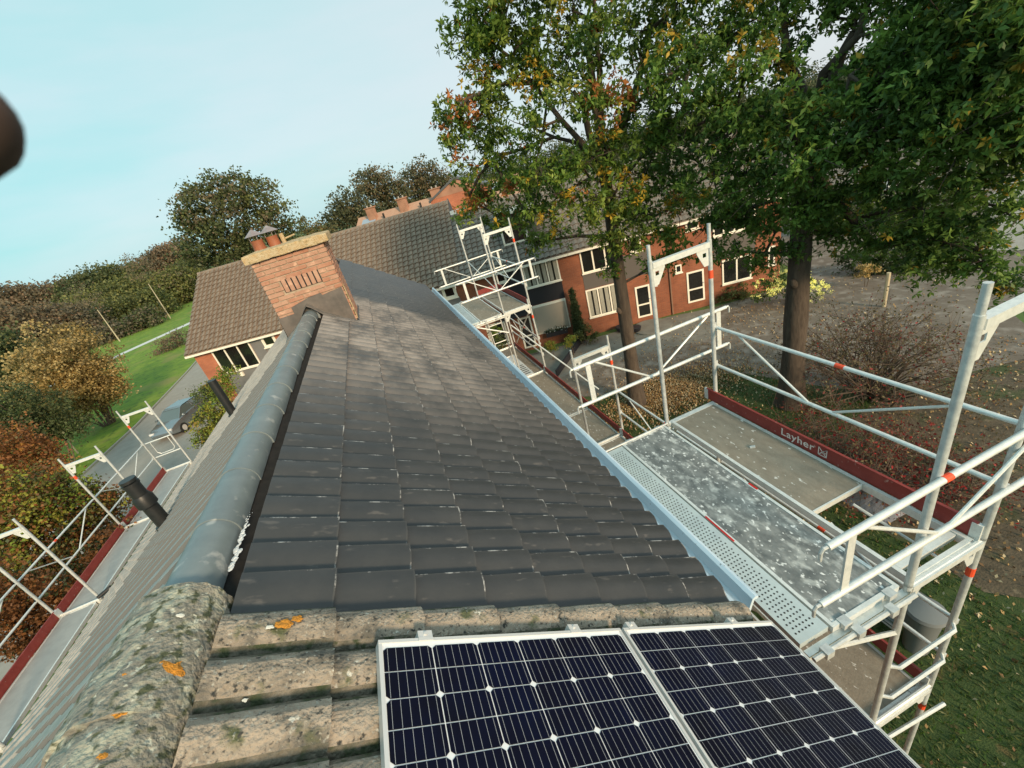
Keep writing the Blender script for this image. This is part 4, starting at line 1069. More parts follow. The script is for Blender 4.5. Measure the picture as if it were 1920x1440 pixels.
def row_house(u0, u1, label, high, tm, bm):
    t = thing('terraced_house', label, 'house', F3((u0 + u1) / 2, 4, WB))
    vr, wr = (4.5, 8.78) if high else (3.72, 8.12)
    ve, we = 0.0, 5.13
    slope = (wr - we) / (vr - ve)
    brickbox('wall', bm, t, P0, E_, N_, Z_, (u0, u1 - .002), (VF, 8.6), (WB - .02, 5.12))
    # roof solid and tile field
    mb = MB(); th = 0.10
    pts = [(ve, we), (vr, wr), (2 * vr - ve, we), (2 * vr - ve, we - th), (vr, wr - th * 1.2), (ve, we - th)]
    vs = [F3(u, v, w_) for u in (u0 - (.02 if u0 > -10 else .2), u1) for v, w_ in pts]
    mb.add(vs, [(0, 5, 4, 1), (1, 4, 3, 2), (6, 7, 10, 11), (7, 8, 9, 10)] + [(i, (i + 1) % 6, 6 + (i + 1) % 6, 6 + i) for i in range(6)])
    rf = mb.build('roof', tm, t)
    if True:
        mb = MB(); mb.add([F3(u, v, w_) for u in (u0 + .0, u0 + .2) for v, w_ in ((VF, 5.1), (8.5, 5.1 if high else 5.0), (vr, wr - .15))], [(0, 2, 1), (3, 4, 5), (0, 3, 5, 2), (2, 5, 4, 1), (1, 4, 3, 0)]); mb.build('gable', bm, t)
        mb = MB(); mb.add([F3(u, v, w_) for u in (u1 - .2, u1 - .003) for v, w_ in ((VF, 5.1), (8.5, 5.1 if high else 5.0), (vr, wr - .15))], [(0, 2, 1), (3, 4, 5), (0, 3, 5, 2), (2, 5, 4, 1), (1, 4, 3, 0)]); mb.build('gable', bm, t)
    ln = math.hypot(vr - ve, wr - we); g_ = 0.335; w_t = 0.30
    nc = int(ln / g_) + 1; g_ = ln / nc; ua = u0 - (.02 if u0 > -10 else .2); nn = round((u1 - ua) / w_t); w_t = (u1 - ua) / nn
    ex = (N_ * (vr - ve) + Z_ * (wr - we)) / ln; ex = -ex; ez = np.cross(ex, E_) ; ez = ez if ez[2] > 0 else -ez
    BB = np.stack([ex, E_, ez], 0)
    v_, f_, _ = tile_geom(gauge=g_, w_=w_t, amp=0.065, th=0.05, nt=5, rise=0.06, lip=0.012)
    flip = np.linalg.det(BB) < 0
    mbt = MB()
    top = F3(ua, vr, wr)
    for i in range(nc):
        for j in range(nn):
            p = top + ex * (i * g_) + E_ * (j * w_t) + ez * (.01 + rng.uniform(0, .008))
            mbt.v.append(v_ @ BB + p); mbt.f += [[q + mbt.n for q in (f[::-1] if flip else f)] for f in f_]; mbt.mi += [0] * len(f_); mbt.n += len(v_)
    o = mbt.build('roof_tile', tm, rf, kind='stuff'); 
    mb = MB(); k = int((u1 - ua) / .36); 
    for j in range(k): mb.tube(F3(ua + j * (u1 - ua) / k, vr, wr + .0), F3(ua + (j + 1.04) * (u1 - ua) / k, vr, wr + .0), .115, 8, r2=.10)
    mb.build('ridge_tile', tm, rf, kind='stuff')
    # fascia and gutter
    mb = MB(); fbox(mb, (ua, u1), (-.06, .03), (4.99, 5.10)); mb.build('gutter', m_cream, t)
    mb = MB(); fbox(mb, (ua, u1), (.031, VF - .002), (5.0, 5.03)); mb.build('soffit', m_cream, t)
    return t
hA = row_house(-10.97, -2.9, 'terraced house at left end with orange brick gable and triple window under eaves', True, m_rooftile, m_obrick)
window(hA, -9.86, -7.55, 3.52, 5.05, 3); panel(hA, -9.90, -5.95, WB, 3.50, m_grey); panel(hA, -7.53, -6.84, 3.505, 5.0, m_grey); panel(hA, -6.82, -5.95, 3.505, 4.33, m_grey)
window(hA, -6.82, -6.02, 4.36, 5.05, 1, fw=.14); 
mb = MB(); fbox(mb, (-9.0, -8.8), (VF - .12, VF - .02), (3.15, 3.4)); mb.build('wall_lamp', m_cream, hA)
hB = row_house(-2.9, 4.9, 'terraced house partly behind our roof, small square window under its eaves', True, m_rooftile, m_rbrick)
panel(hB, 1.5, 3.70, 3.0, 5.0, m_grey); window(hB, 3.72, 4.48, 4.35, 5.05, 1, fw=.15); panel(hB, 3.70, 4.55, 3.0, 4.30, m_grey)
window(hB, 0.5, 2.9, 1.2, 2.7, 3); door(hB, 3.4, 4.3, WB, 2.5)
hC = row_house(4.9, 10.55, 'terraced house with beige roller awning and black panels behind far scaffold', False, m_rooftile2, m_rbrick)
window(hC, 6.68, 7.22, 4.45, 5.05, 1, fw=.10); panel(hC, 7.24, 8.12, 2.85, 5.0, m_dgrey); panel(hC, 8.13, 10.0, 2.83, 3.76, m_dgrey); panel(hC, 6.9, 7.235, 2.85, 4.40, m_dgrey)
window(hC, 8.14, 10.0, 3.80, 5.05, 3, curtain=True)
mb = MB(); fbox(mb, (8.10, 10.0), (VF - .05, VF + .01), (1.12, 2.80)); mb.build('window', m_cream, hC)
mb = MB(); fbox(mb, (8.2, 9.92), (VF - .14, VF - .06), (1.22, 2.68)); mb.build('roller_awning', m_awn, hC)
door(hC, 7.22, 7.92, .50, 2.33); panel(hC, 5.4, 6.5, 1.0, 2.4, m_cream, 'window'); panel(hC, 5.5, 6.4, 1.1, 2.3, m_glass, 'pane', .03)
mb = MB(); fbox(mb, (8.02, 8.05), (VF - .12, VF), (2.0, 2.12)); mb.build('door_lamp', m_lamp, hC)
# flat entrance canopy
mb = MB(); fbox(mb, (6.4, 8.05), (VF - .75, VF), (2.62, 2.80)); mb.build('canopy', m_dgrey, hC)
hD = row_house(10.55, 15.75, 'terraced house with brown grey panel, curtained ground floor window and open dark front door', False, m_rooftile2, m_rbrick)
window(hD, 11.15, 13.05, 3.80, 5.05, 3); panel(hD, 11.12, 13.05, 2.93, 3.78, m_mgrey); window(hD, 11.12, 13.02, 1.33, 2.90, 3, curtain=True)
door(hD, 13.70, 14.48, .62, 2.38); window(hD, 13.7, 14.3, 4.2, 4.9, 1, fw=.10); panel(hD, 13.3, 14.6, 2.95, 4.18, m_mgrey)
mb = MB(); fbox(mb, (15.55, 15.62), (VF - .08, VF - .01), (WB, 5.0)); mb.build('drainpipe', m_rbrick, hD)
mb = MB(); fbox(mb, (14.75, 14.9), (VF - .10, VF), (2.15, 2.32)); mb.build('wall_lamp', m_lamp, hD)
hE = row_house(15.75, 21.3, 'terraced house at right end of the row, mostly hidden by the oak', False, m_rooftile2, m_rbrick)
window(hE, 16.55, 17.2, 4.55, 5.08, 1, fw=.09); window(hE, 17.9, 20.0, 3.9, 5.05, 4); window(hE, 18.3, 19.8, 1.30, 2.60, 2); window(hE, 15.9, 16.22, 2.56, 2.98, 1, fw=.06)
door(hE, 16.45, 17.35, .75, 2.45); panel(hE, 17.9, 20.0, 2.65, 3.85, m_mgrey); window(hE, 20.66, 21.0, 1.7, 2.7, 1)
# flower box below the awning
fb = thing('flower_box', 'dark flower box with white blooms under the beige awning', 'planter', F3(9.2, 0, 1.0))
mb = MB(); fbox(mb, (8.55, 9.75), (-.08, .24), (.95, 1.18)); mb.build('box', m_dgrey, fb)
cc = np.array([F3(random.uniform(8.5, 9.8), random.uniform(-.1, .2), random.gauss(1.25, .07)) for _ in range(260)])
leaf_object('flowers', cc, np.full(260, .09), [GD[0], m_whitel], (np.random.default_rng(1).random(260) < .22).astype(int), fb)
# party wall step, dormer, taller gable house behind
mb = MB(); mb.add([F3(u, v, w_) for u in (4.86, 4.93) for v, w_ in ((2.5, 7.25), (4.6, 8.95), (6.0, 7.9), (4.5, 7.2))], [(0, 1, 2, 3), (7, 6, 5, 4), (0, 4, 5, 1), (1, 5, 6, 2), (2, 6, 7, 3), (3, 7, 4, 0)]); mb.build('step_flashing', m_lead2, hC)
mb = MB(); fbox(mb, (4.94, 7.2), (3.5, 4.0), (8.10, 8.30)); mb.build('ridge_flashing', m_galv, hC)
mb = MB(); fbox(mb, (7.5, 9.35), (1.0, 3.8), (6.2, 7.55)); dm = mb.build('dormer', m_mgrey, hC)
mb = MB(); fbox(mb, (7.38, 9.5), (.85, 3.9), (7.555, 7.70)); mb.build('dormer_roof', m_cream, dm)
mb = MB()
for u in (7.5, 8.75): fbox(mb, (u, u + .10), (.93, .998), (6.2, 7.5))
fbox(mb, (7.5, 9.35), (.95, .998), (6.1, 6.19)); mb.build('dormer_frame', m_cream, dm)
mb = MB(); fbox(mb, (7.61, 8.74), (.965, .985), (6.2, 7.5)); mb.build('pane', m_glass, dm)
def gable_house(O, ex, wd, dp, we, wr, bm, rm, label, name='house'):
    t = thing(name, label, 'house', O); ex = np.array(ex, float); ey = np.cross(Z_, ex)
    brickbox('wall', bm, t, O, ex, ey, Z_, (0, wd), (0, dp), (0, we))
    mb = MB(); vs = [np.asarray(O) + ex * a + ey * b + Z_ * c for a, c in ((-.15, we - .05), (wd / 2, wr), (wd + .15, we - .05), (wd + .15, we - .2), (wd / 2, wr - .17), (-.15, we - .2)) for b in (-.1, dp + .1)]
    mb.add(vs, [(0, 1, 3, 2), (2, 3, 5, 4), (4, 5, 7, 6), (6, 7, 9, 8), (8, 9, 11, 10), (10, 11, 1, 0), (0, 2, 8, 10), (2, 4, 6, 8), (1, 11, 9, 3), (3, 9, 7, 5)])
    rf = mb.build('roof', rm, t)
    mb = MB(); mb.add([np.asarray(O) + ex * a + ey * b + Z_ * c for b in (0.0, .25) for a, c in ((0, we - .01), (wd, we - .01), (wd / 2, wr - .18))], [(0, 1, 2), (5, 4, 3), (0, 3, 4, 1), (1, 4, 5, 2), (2, 5, 3, 0)]); mb.build('gable', bm, t)
    return t, rf
q = at(812, 392, 36); 
tG, rG = gable_house((q[0], q[1], -G), E_, 4.6, 7, 8.0 + .6, 9.75, m_obrick, m_lead2, 'brick house with gable end poking up behind the row, beside the oak foliage')

# far orange row with chimneys and solar panels
q0 = at(648, 432, 58); q1 = at(835, 378, 52)
dv = np.array([q1[0] - q0[0], q1[1] - q0[1], 0]); Ln = np.linalg.norm(dv); eF = dv / Ln; nF = np.array([-eF[1], eF[0], 0])
frow = thing('terraced_houses', 'distant orange roofed terrace above the grey tiled ridge, four chimneys', 'terrace', (q0[0], q0[1], -G))
ZF = 0.75
brickbox('wall', m_obrick, frow, (q0[0], q0[1], -G), eF, nF, Z_, (0, Ln + 8), (.3, 8.5), (0, 5.6))
mb = MB()
O = np.array([q0[0], q0[1], 0]); 
vs = [O + eF * a + nF * b + Z_ * c for a in (-.3, Ln + 8) for b, c in ((0, -2.4), (4.4, ZF - .25), (8.8, -2.4), (8.8, -2.6), (0, -2.6))]
mb.add(vs, [(0, 1, 6, 5), (1, 2, 7, 6), (2, 3, 8, 7), (3, 4, 9, 8), (4, 0, 5, 9), (0, 4, 3, 2, 1), (5, 6, 7, 8, 9)])
fr = mb.build('roof', m_farroof, frow)
for j in range(4):
    a = 2.2 + j * 4.55; cpos = O + eF * a + nF * 3.6
    mb = MB(); mb.box(cpos, eF, nF, Z_, (-.55, .55), (-.3, .3), (-0.9, ZF + .50)); mb.box(cpos, eF, nF, Z_, (-.68, .68), (-.4, .4), (ZF + .501, ZF + .62)); c_ = mb.build('chimney', m_obrick, fr)
    for s_ in (-.3, .28):
        mb = MB(); mb.tube(cpos + eF * s_ + Z_ * (ZF + .62), cpos + eF * s_ + Z_ * (ZF + .85), .10, 8); mb.build('flue_pot', m_kerb, c_)
    if j != 1:
        mb = MB(); sl0 = np.array(nF * 4.4 + Z_ * (ZF + 2.15)); sl0 /= np.linalg.norm(sl0)
        mb.box(O + eF * (a - 1.6 if j == 0 else a + 1.2) + Z_ * -2.4, eF, sl0, np.cross(eF, sl0), (0, 2.0), (2.9, 4.5), (.03, .09)); mb.build('solar_panel', mat('pale reflecting panel', (0.30, 0.36, 0.44), rough=0.2), fr)
mb = MB(); 
for j in range(3): pp = O + eF * (4.0 + j * 5.2) + nF * 3.0 + Z_ * -.6; mb.tube(pp, pp + Z_ * .9, .12, 8)
mb.build('vent', m_black, fr)

# ================================================================== VEGETATION
def bush(name, label, cat, D, pix, mats, leaf=0.12, per=60, group=None, weights=None, spread=None, stem=True, depth=0.8, up=.3, ground=True, leaves=28):
    """pix: list of (x, y, radius) in picture units, set at the real distance D"""
    blobs = []
    for b in pix:
        x, y, r_ = b[:3]; dd = D + (b[3] if len(b) > 3 else 0)
        c = at(x, y, dd); R_ = r_ * dd / F * 1.0
        dens = b[4] if len(b) > 4 else 1
        blobs.append((c, (R_ * 1.0, R_ * depth, R_ * .9), dens))
    cen = np.mean([b[0] for b in blobs], 0); cen = np.array([cen[0], cen[1], -G])
    t = thing(name, label, cat, cen, group)
    w_ = weights or [1.0 / (i + 1) for i in range(len(mats))]
    leaf0 = leaf; leaf = leaf * .62; P, I = clumps(blobs, leaf, per * 5.0, weights=w_, spread=(spread or leaf0 * 1.6) * .9, leaves=leaves * 1.5)
    P = P[P[:, 2] > -G + .02] if ground else P; I = I[:len(P)]
    leaf_object('crown', P, np.full(len(P), leaf * 1.25), mats, I, t, up=up, aspect=.7)
    if stem:
        mb = MB()
        for c, r_, _ in blobs:
            b0 = cen + np.array([(c[0] - cen[0]) * .25, (c[1] - cen[1]) * .25, 0]); b0[2] = -G
            mid = (b0 + c) / 2 + np.array([rng.normal(0, .1 * r_[0]), rng.normal(0, .1 * r_[0]), 0])
            rr = max(.012, .022 * r_[0]); mb.path([b0, mid, c + Z_ * r_[2] * .3], [rr * 1.4, rr, rr * .4], 6)
        mb.build('stem', m_twig, t)
    return t

# --- the two oaks
def oak(base, fork_z, rb, label, blobs, mats, weights, leaf, per, lean=(0, 0), seed=1, twigs=5, rep=None, forks=None):
    t = thing('oak_tree', label, 'tree', (base[0], base[1], -G))
    rs = np.random.default_rng(seed)
    H = fork_z + G
    pts = [(base[0] + lean[0] * f, base[1] + lean[1] * f, -G + H * f) for f in np.linspace(0, 1, 12)]
    rad = [rb * (1.35 if i == 0 else 1.08 if i == 1 else 1.0 - .035 * i) + rs.normal(0, rb * .025) for i in range(12)]
    mb = MB(); mb.path(pts, rad, 16)
    kn = np.array(pts[6 if seed == 2 else 5]); 
    mb.path([kn + np.array([-rb * .75, -rb * .3, -.12]), kn + np.array([-rb * 1.05, -rb * .4, 0]), kn + np.array([-rb * 1.1, -rb * .4, .1])], [rb * .28, rb * .3, rb * .12], 8)
    tr = mb.build('trunk', m_bark, t); smooth_by_angle(tr, 70)
    top = np.array(pts[-1]); forkend = []
    for fx, fy, fz, fr_ in forks:
        e_ = np.array([fx, fy, fz]); m1 = top * .6 + e_ * .4 + rs.normal(0, .12, 3); m2 = top * .25 + e_ * .75 + rs.normal(0, .15, 3)
        mb = MB(); mb.path([top - Z_ * .35, m1, m2, e_], [fr_ * 1.35, fr_, fr_ * .8, fr_ * .5], 10); o = mb.build('limb', m_bark, t); smooth_by_angle(o, 70)
        forkend += [(top, fr_), (m1, fr_), (m2, fr_ * .8), (e_, fr_ * .55)]
    nodes = [np.array(q) for q in pts[6:]] + [q for q, _ in forkend]
    mbt = MB(); tips = []
    for c, r_, dens in blobs:
        c = np.asarray(c)
        d_ = [np.linalg.norm(c - q) + (0.8 if q[2] > c[2] + .3 else 0) for q in nodes]; s_ = nodes[int(np.argmin(d_))]
        m1 = s_ * .55 + c * .45 + rs.normal(0, .14, 3) + Z_ * .08; r0 = .022 + .012 * np.linalg.norm(c - s_)
        mbt.path([s_, m1, c], [r0 * 1.3, r0, r0 * .5], 6)
        nodes.append(m1)
        for _ in range(twigs):
            e_ = c + rs.normal(0, 1, 3) * r_ * .55; mm = (c + e_) / 2 + rs.normal(0, .06, 3)
            mbt.path([c * .7 + m1 * .3, mm, e_], [r0 * .5, r0 * .3, r0 * .12], 5)
    o = mbt.build('branches', m_bark, t, kind='stuff')
    P, I = clumps(blobs, leaf, per, leaves=40, spread=.16, hollow=.15, weights=weights, flat=.75)
    leaf_object('crown', P, np.full(len(P), leaf), mats, I, t, up=.35, aspect=.42, tuft=6)
    return t
def pb(lst, D0):
    res = []
    for b in lst:
        x, y, r_ = b[:3]; dd = D0 + (b[3] if len(b) > 3 else 0); R_ = r_ * dd / F
        res.append((at(x, y, dd), np.array([R_, R_, R_ * .85]), b[4] if len(b) > 4 else 1))
    return res
t1 = on_z(1195, 757); D1 = math.hypot(t1[0] - CAM[0], t1[1] - CAM[1])
L1 = [(868, 62, 38), (905, 30, 48), (930, 85, 42, 0, .8), (960, -10, 60), (890, 135, 26), (945, 120, 36), (1010, 60, 52, 0, .8), (1010, 150, 40), (1070, 20, 50, 0, .6), (1120, 95, 48, -1), (1150, 25, 45, 0, .5),
      (1200, 60, 50, 1, .55), (1250, 40, 50, 1, .5), (1285, 120, 45, 1, .5), (1205, 130, 48, 0, .6),
      (860, 205, 36), (835, 225, 22), (895, 250, 34), (850, 268, 18), (930, 205, 34, 0, .7), (925, 290, 40), (985, 240, 46, -1, .8), (1000, 315, 50, -1), (1070, 190, 48, -1.5, .8), (1130, 200, 50, -1.5, .9), (1180, 190, 38, 0, .7),
      (880, 320, 28), (900, 370, 36, 1), (950, 350, 44), (880, 395, 26, 1), (940, 410, 36, 1, .8), (985, 395, 44), (1040, 370, 48, -1), (1000, 455, 24, 1, .6), (1050, 430, 36, 0, .7),
      (1090, 310, 52, -1.5), (1150, 290, 52, -1), (1110, 385, 46, -1), (1165, 370, 50, -1), (1215, 330, 50), (1215, 400, 44), (1240, 250, 44), (1130, 445, 32, -.5), (1190, 450, 34, -.5), (1250, 440, 34), (1230, 500, 22, 0, .5), (1280, 380, 40, 1),
      (1265, 480, 26, 0, .6), (1145, 500, 20, 0, .5), (1060, -70, 70, 0, .8), (1180, -60, 70, 0, .8), (950, -80, 60), (1290, -40, 60), (1010, 105, 30, 0, .6), (1060, 110, 34, 0, .6), (915, 180, 22, 0, .6)]
f1 = [(*at(1075, 170, D1 - .2), .10), (*at(1110, 40, D1), .11), (*at(960, 110, D1 + .3), .07), (*at(1220, 60, D1 + .5), .10), (*at(1000, 240, D1 + .5), .06), (*at(1110, -60, D1), .07)]
oak((t1[0], t1[1]), at(1125, 290, D1)[2], .27, 'left oak, yellow green leaves, slimmer trunk behind the middle scaffold posts', pb(L1, D1), G1, (.24, .38, .30, .04, .04), .155, 128,
    lean=tuple((at(1128, 290, D1) - t1)[:2] * .2), seed=1, forks=f1)
t2 = on_z(1482, 757); D2 = math.hypot(t2[0] - CAM[0], t2[1] - CAM[1])
L2 = [(1225, 195, 34, -1), (1250, 130, 44, -1), (1235, 250, 28, -.5), (1300, 80, 44, 0, .8), (1270, 290, 30, -.5), (1290, 210, 46, -1), (1340, 150, 52, -1), (1370, 60, 44, 0, .9), (1330, 280, 48, -1), (1290, 345, 26, 0, .8), (1340, 345, 44, -1),
      (1390, 230, 54, -1.5), (1420, 130, 50, -1), (1440, 40, 44, 0, .7), (1400, 320, 54, -1), (1380, 400, 44, 0), (1340, 410, 34, 0, .9), (1320, 470, 30, 0, .7), (1370, 470, 34, .5, .8), (1430, 420, 44, 0), (1460, 330, 54, -1.5), (1460, 220, 54, -1.5), (1500, 90, 34, 0, .8), (1480, 10, 34, 0, .6),
      (1500, 400, 46, -1), (1530, 300, 56, -2), (1540, 210, 48, -1.5), (1420, 490, 28, 0, .8), (1470, 470, 28, -.4, .8), (1580, 370, 54, -1), (1600, 260, 56, -2), (1610, 170, 42, -1.5), (1640, 110, 36, -1, .8), (1660, 330, 54, -1), (1660, 210, 56, -2), (1560, 440, 40, 0), (1640, 410, 50, 0),
      (1700, 60, 52, -1), (1680, 140, 54, -1.5), (1740, 190, 58, -2), (1740, 290, 58, -2), (1730, 390, 50, -1), (1760, 100, 58, -1.5), (1770, 10, 56, -1), (1820, 60, 60, -2), (1820, 150, 62, -2), (1810, 250, 62, -2.5), (1830, 340, 44, -1.5, .9), (1880, 100, 62, -2.5), (1890, 200, 62, -2.5), (1900, 290, 50, -2), (1880, 20, 60, -2), (1950, 60, 60, -2.5), (1960, 170, 64, -3), (1965, 290, 50, -2.5),
      (1700, 450, 42, 0), (1760, 450, 44, 0), (1800, 410, 38, -.5), (1830, 450, 36, 0, .9), (1850, 500, 32, 0, .9), (1800, 500, 38, .5), (1740, 500, 34, .5, .8), (1640, 470, 30, 1, .8), (1880, 540, 24, .5, .7), (1900, 390, 18, -1, .6),
      (1620, 20, 36, 0, .8), (1560, 30, 30, 0, .4), (1400, -50, 60), (1520, -60, 60, 0, .8), (1640, -60, 60), (1760, -70, 70, -1), (1900, -80, 80, -2)]
f2 = [(*at(1470, 40, D2), .13), (*at(1600, 60, D2 - .3), .14), (*at(1640, -40, D2 - .3), .10), (*at(1380, 200, D2 - .5), .09), (*at(1700, 330, D2 - 1.2), .12), (*at(1850, 300, D2 - 1.8), .07), (*at(1640, 470, D2), .11), (*at(1330, 330, D2), .06)]
oak((t2[0], t2[1]), at(1515, 260, D2)[2], .36, 'right oak, dark green leaves, thick trunk right of the scaffold guardrail', pb(L2, D2), G2, (.30, .40, .27, .03), .145, 150,
    lean=(0.1, 0.0), seed=2, forks=f2)

# --- distant trees on the skyline
bush('big_tree', 'large round dark tree standing alone on the skyline left of the chimney', 'tree', 48, [(450, 405, 62), (393, 393, 44), (405, 450, 50), (440, 358, 30), (490, 380, 40), (515, 425, 38), (535, 440, 22), (358, 415, 22), (362, 372, 18), (370, 465, 34), (405, 348, 20), (480, 470, 50), (430, 480, 48), (540, 470, 26)], [GD[1], GD[2], GB[0], GO[0]], leaf=.34, per=5, weights=[.4, .35, .15, .1], spread=.42, depth=.9, leaves=14)
bush('far_tree', 'round brown green tree above the orange terrace, left of the taller pair', 'tree', 82, [(705, 350, 36), (730, 355, 30), (700, 385, 36), (740, 375, 30), (690, 340, 24)], GF, leaf=.5, per=2.6, weights=[.4, .3, .3], spread=.6, leaves=12)
bush('far_tree', 'round tree right of the brown green one, nearest the oak foliage', 'tree', 88, [(795, 325, 30), (780, 345, 32), (815, 345, 30), (800, 365, 34), (765, 370, 22), (830, 350, 24)], GF, leaf=.5, per=2.6, weights=[.3, .3, .4], spread=.6, leaves=12)
bush('far_tree', 'low bushy tree at left end of the orange terrace', 'tree', 74, [(650, 385, 30), (640, 400, 26), (675, 400, 30), (622, 420, 22), (700, 410, 26)], GF, leaf=.5, per=2.8, weights=[.5, .4, .1], spread=.6, leaves=12)
bush('far_tree', 'pale hazy tree low on the skyline just right of the chimney', 'tree', 100, [(600, 430, 18), (585, 440, 16), (620, 440, 18), (570, 425, 14)], [GC[2], GF[0], GO[2]], leaf=.6, per=2.2, spread=.7, leaves=12)
belt = [(880, 352), (930, 335), (990, 318), (1050, 300), (1110, 285), (1170, 268), (1230, 252), (1290, 238), (1350, 222), (1410, 206), (1470, 190), (1530, 172), (1590, 156), (1650, 140), (1710, 124), (1770, 108), (1830, 92), (1890, 76), (1950, 60)]
bl_ = []
for j, (x, y) in enumerate(belt):
    D_ = 85 + 12 * (j % 3)
    for a, b, r_ in ((x, y - 6, 30), (x + 24, y + 2, 28), (x - 18, y + 10, 26), (x + 10, y + 26, 30)):
        R_ = r_ * D_ / F; bl_.append((at(a, b, D_), (R_, R_, R_), 1))
P, I = clumps(bl_, .4, 9, leaves=16, spread=.65, weights=(.35, .35, .3))
far_wood = leaf_object('far_wood', P, np.full(len(P), .42), [GF[0], GF[1], GD[1]], I, org=(40, 80, -G), kind='stuff')
tag(far_wood, 'distant wood rising behind the terrace roofs, mostly screened by oak leaves', 'wood')
# --- scrub woodland to the left
wood = [('brown grey scrub on the skyline at the left picture edge', 190, [(0, 590, 36), (35, 580, 30), (70, 578, 30)], GB), ('brown scrub on the skyline, second from the left edge', 190, [(110, 570, 30), (150, 560, 32), (185, 552, 28)], GB + [GD[2]]),
        ('dark olive scrub trees on the skyline left of the red brown ones', 180, [(195, 540, 30), (230, 530, 28), (170, 560, 34)], GD + [GO[0]]), ('red brown scrub on the skyline left of the big round tree', 195, [(300, 500, 28), (330, 490, 30), (270, 520, 24), (335, 520, 34)], GB),
        ('olive bushes below the skyline in the middle of the wood', 150, [(200, 590, 40), (250, 570, 42), (300, 555, 36), (160, 590, 32)], GO + [GD[1]]), ('grey brown thicket at the left edge below the skyline', 120, [(20, 630, 46), (80, 625, 40), (130, 620, 40), (50, 660, 40)], GB),
        ('rounded olive bush beside the green strip of lawn', 128, [(220, 600, 30), (260, 590, 32), (290, 575, 28)], GO), ('olive bush against the left end house roof', 145, [(330, 545, 30), (350, 525, 28), (345, 565, 18), (300, 565, 20)], GO + [GB[0]]),
        ('dark brown thicket behind the staked young trees', 112, [(200, 635, 22), (240, 618, 20), (280, 600, 20), (165, 655, 20)], [GB[1], GD[1], GB[0]]), ('dark green thicket at the left edge of the wood', 62, [(0, 680, 40), (30, 700, 30), (-20, 730, 40), (10, 650, 26)], GD)]
for lab, D, pix, mm in wood:
    sc_ = D / 100
    bush('scrub', lab, 'bushes', D, pix, mm, leaf=.42 * sc_ + .12, per=3.6 / sc_, weights=[.4, .35, .25, .2][:len(mm)], spread=.65 * sc_ + .1, leaves=12, depth=1.2, group='wooded scrub left of the road', stem=False, ground=True)
bush('shrub', 'big ochre tan shrub on the lawn left of the road', 'shrub', 44, [(110, 660, 46), (150, 680, 48), (90, 700, 46), (140, 725, 50), (185, 700, 34), (170, 740, 40), (100, 740, 40), (190, 735, 26), (120, 770, 26)], GC, leaf=.22, per=11, weights=[.45, .25, .3], spread=.3, leaves=18)
bush('shrub', 'dark green shrub below the ochre one at the left lawn', 'shrub', 38, [(40, 785, 46), (90, 790, 40), (10, 770, 36), (130, 800, 24), (60, 815, 30), (0, 810, 40)], GD, leaf=.2, per=12, spread=.28, leaves=18)
bush('shrub', 'purple grey bush by the gable of the left end house', 'shrub', 70, [(330, 650, 24), (345, 640, 22), (315, 665, 16)], GB, leaf=.28, per=7, spread=.4, leaves=14)
bush('shrub', 'rusty brown shrub at the left picture edge above the scaffold', 'shrub', 27, [(30, 850, 40), (0, 840, 40), (60, 880, 34), (20, 890, 40), (90, 860, 24), (70, 840, 22)], GR, leaf=.15, per=22, spread=.24, leaves=20)
bush('hedge', 'mixed yellow green and rust hedge beyond the left scaffold rails', 'hedge', 18, [(60, 930, 44), (110, 930, 40), (150, 950, 36), (0, 940, 46), (30, 985, 46), (100, 985, 46), (170, 985, 34), (215, 940, 30), (180, 925, 24), (240, 975, 26), (60, 1040, 50), (140, 1040, 40), (0, 1040, 50), (200, 1010, 30), (80, 1090, 40), (20, 1110, 46), (160, 1080, 30)], [GR[1], GY[1], GR[0], GR[3], GD[0], GY[0]], leaf=.12, per=42, weights=[.3, .1, .2, .25, .2, .06], spread=.17, leaves=22)
bush('shrub', 'dark rust shrub low behind the left red toe board', 'shrub', 13.5, [(40, 1130, 46), (100, 1130, 40), (0, 1180, 44), (70, 1190, 36), (140, 1100, 30), (0, 1100, 40), (190, 1030, 26), (230, 990, 22)], [GR[1], GR[0], GD[0]], leaf=.10, per=60, spread=.13, leaves=22)
bush('shrub', 'yellow green shrub growing beside the parked car', 'shrub', 22, [(395, 792, 26), (410, 760, 24), (378, 815, 20), (415, 730, 22), (430, 700, 16), (420, 780, 24), (395, 820, 24)], [GY[1], GY[0], GY[2], GO[1]], leaf=.12, per=48, weights=[.35, .25, .15, .25], spread=.16, leaves=22)
bush('shrub', 'dark green hedge plant at the car\'s rear', 'shrub', 27, [(378, 738, 16), (392, 730, 15), (405, 742, 14)], GD + [GY[1]], leaf=.13, per=40, spread=.16, leaves=20)
for k, (x, y, h, lb) in enumerate(((225, 640, 3.2, 'slim pale staked tree, middle of the three beside the green strip'), (320, 597, 3.6, 'slim pale staked tree, right of the three beside the green strip'), (30, 722, 2.6, 'slim pale trunk by the left picture edge'))):
    q = on_z(x, y) if k < 2 else at(x, y, 40)
    D = math.hypot(q[0] - CAM[0], q[1] - CAM[1]); q = np.array([q[0], q[1], -G]); t = thing('young_tree', lb, 'tree', q, 'young trees beside the lawn')
    hh = h * D / 60; mb = MB(); mb.tube(q, q + Z_ * hh * 1.1 + X_ * .1, .11 * D / 100, 6, r2=.05 * D / 100); mb.build('trunk', m_birch, t)
    P, I = clumps([(q + Z_ * hh * 1.6, hh * .42, 1)], .3, 12, leaves=14, spread=.22 * D / 60); leaf_object('crown', P, np.full(len(P), .13 * D / 60), GB, I % 3, t)

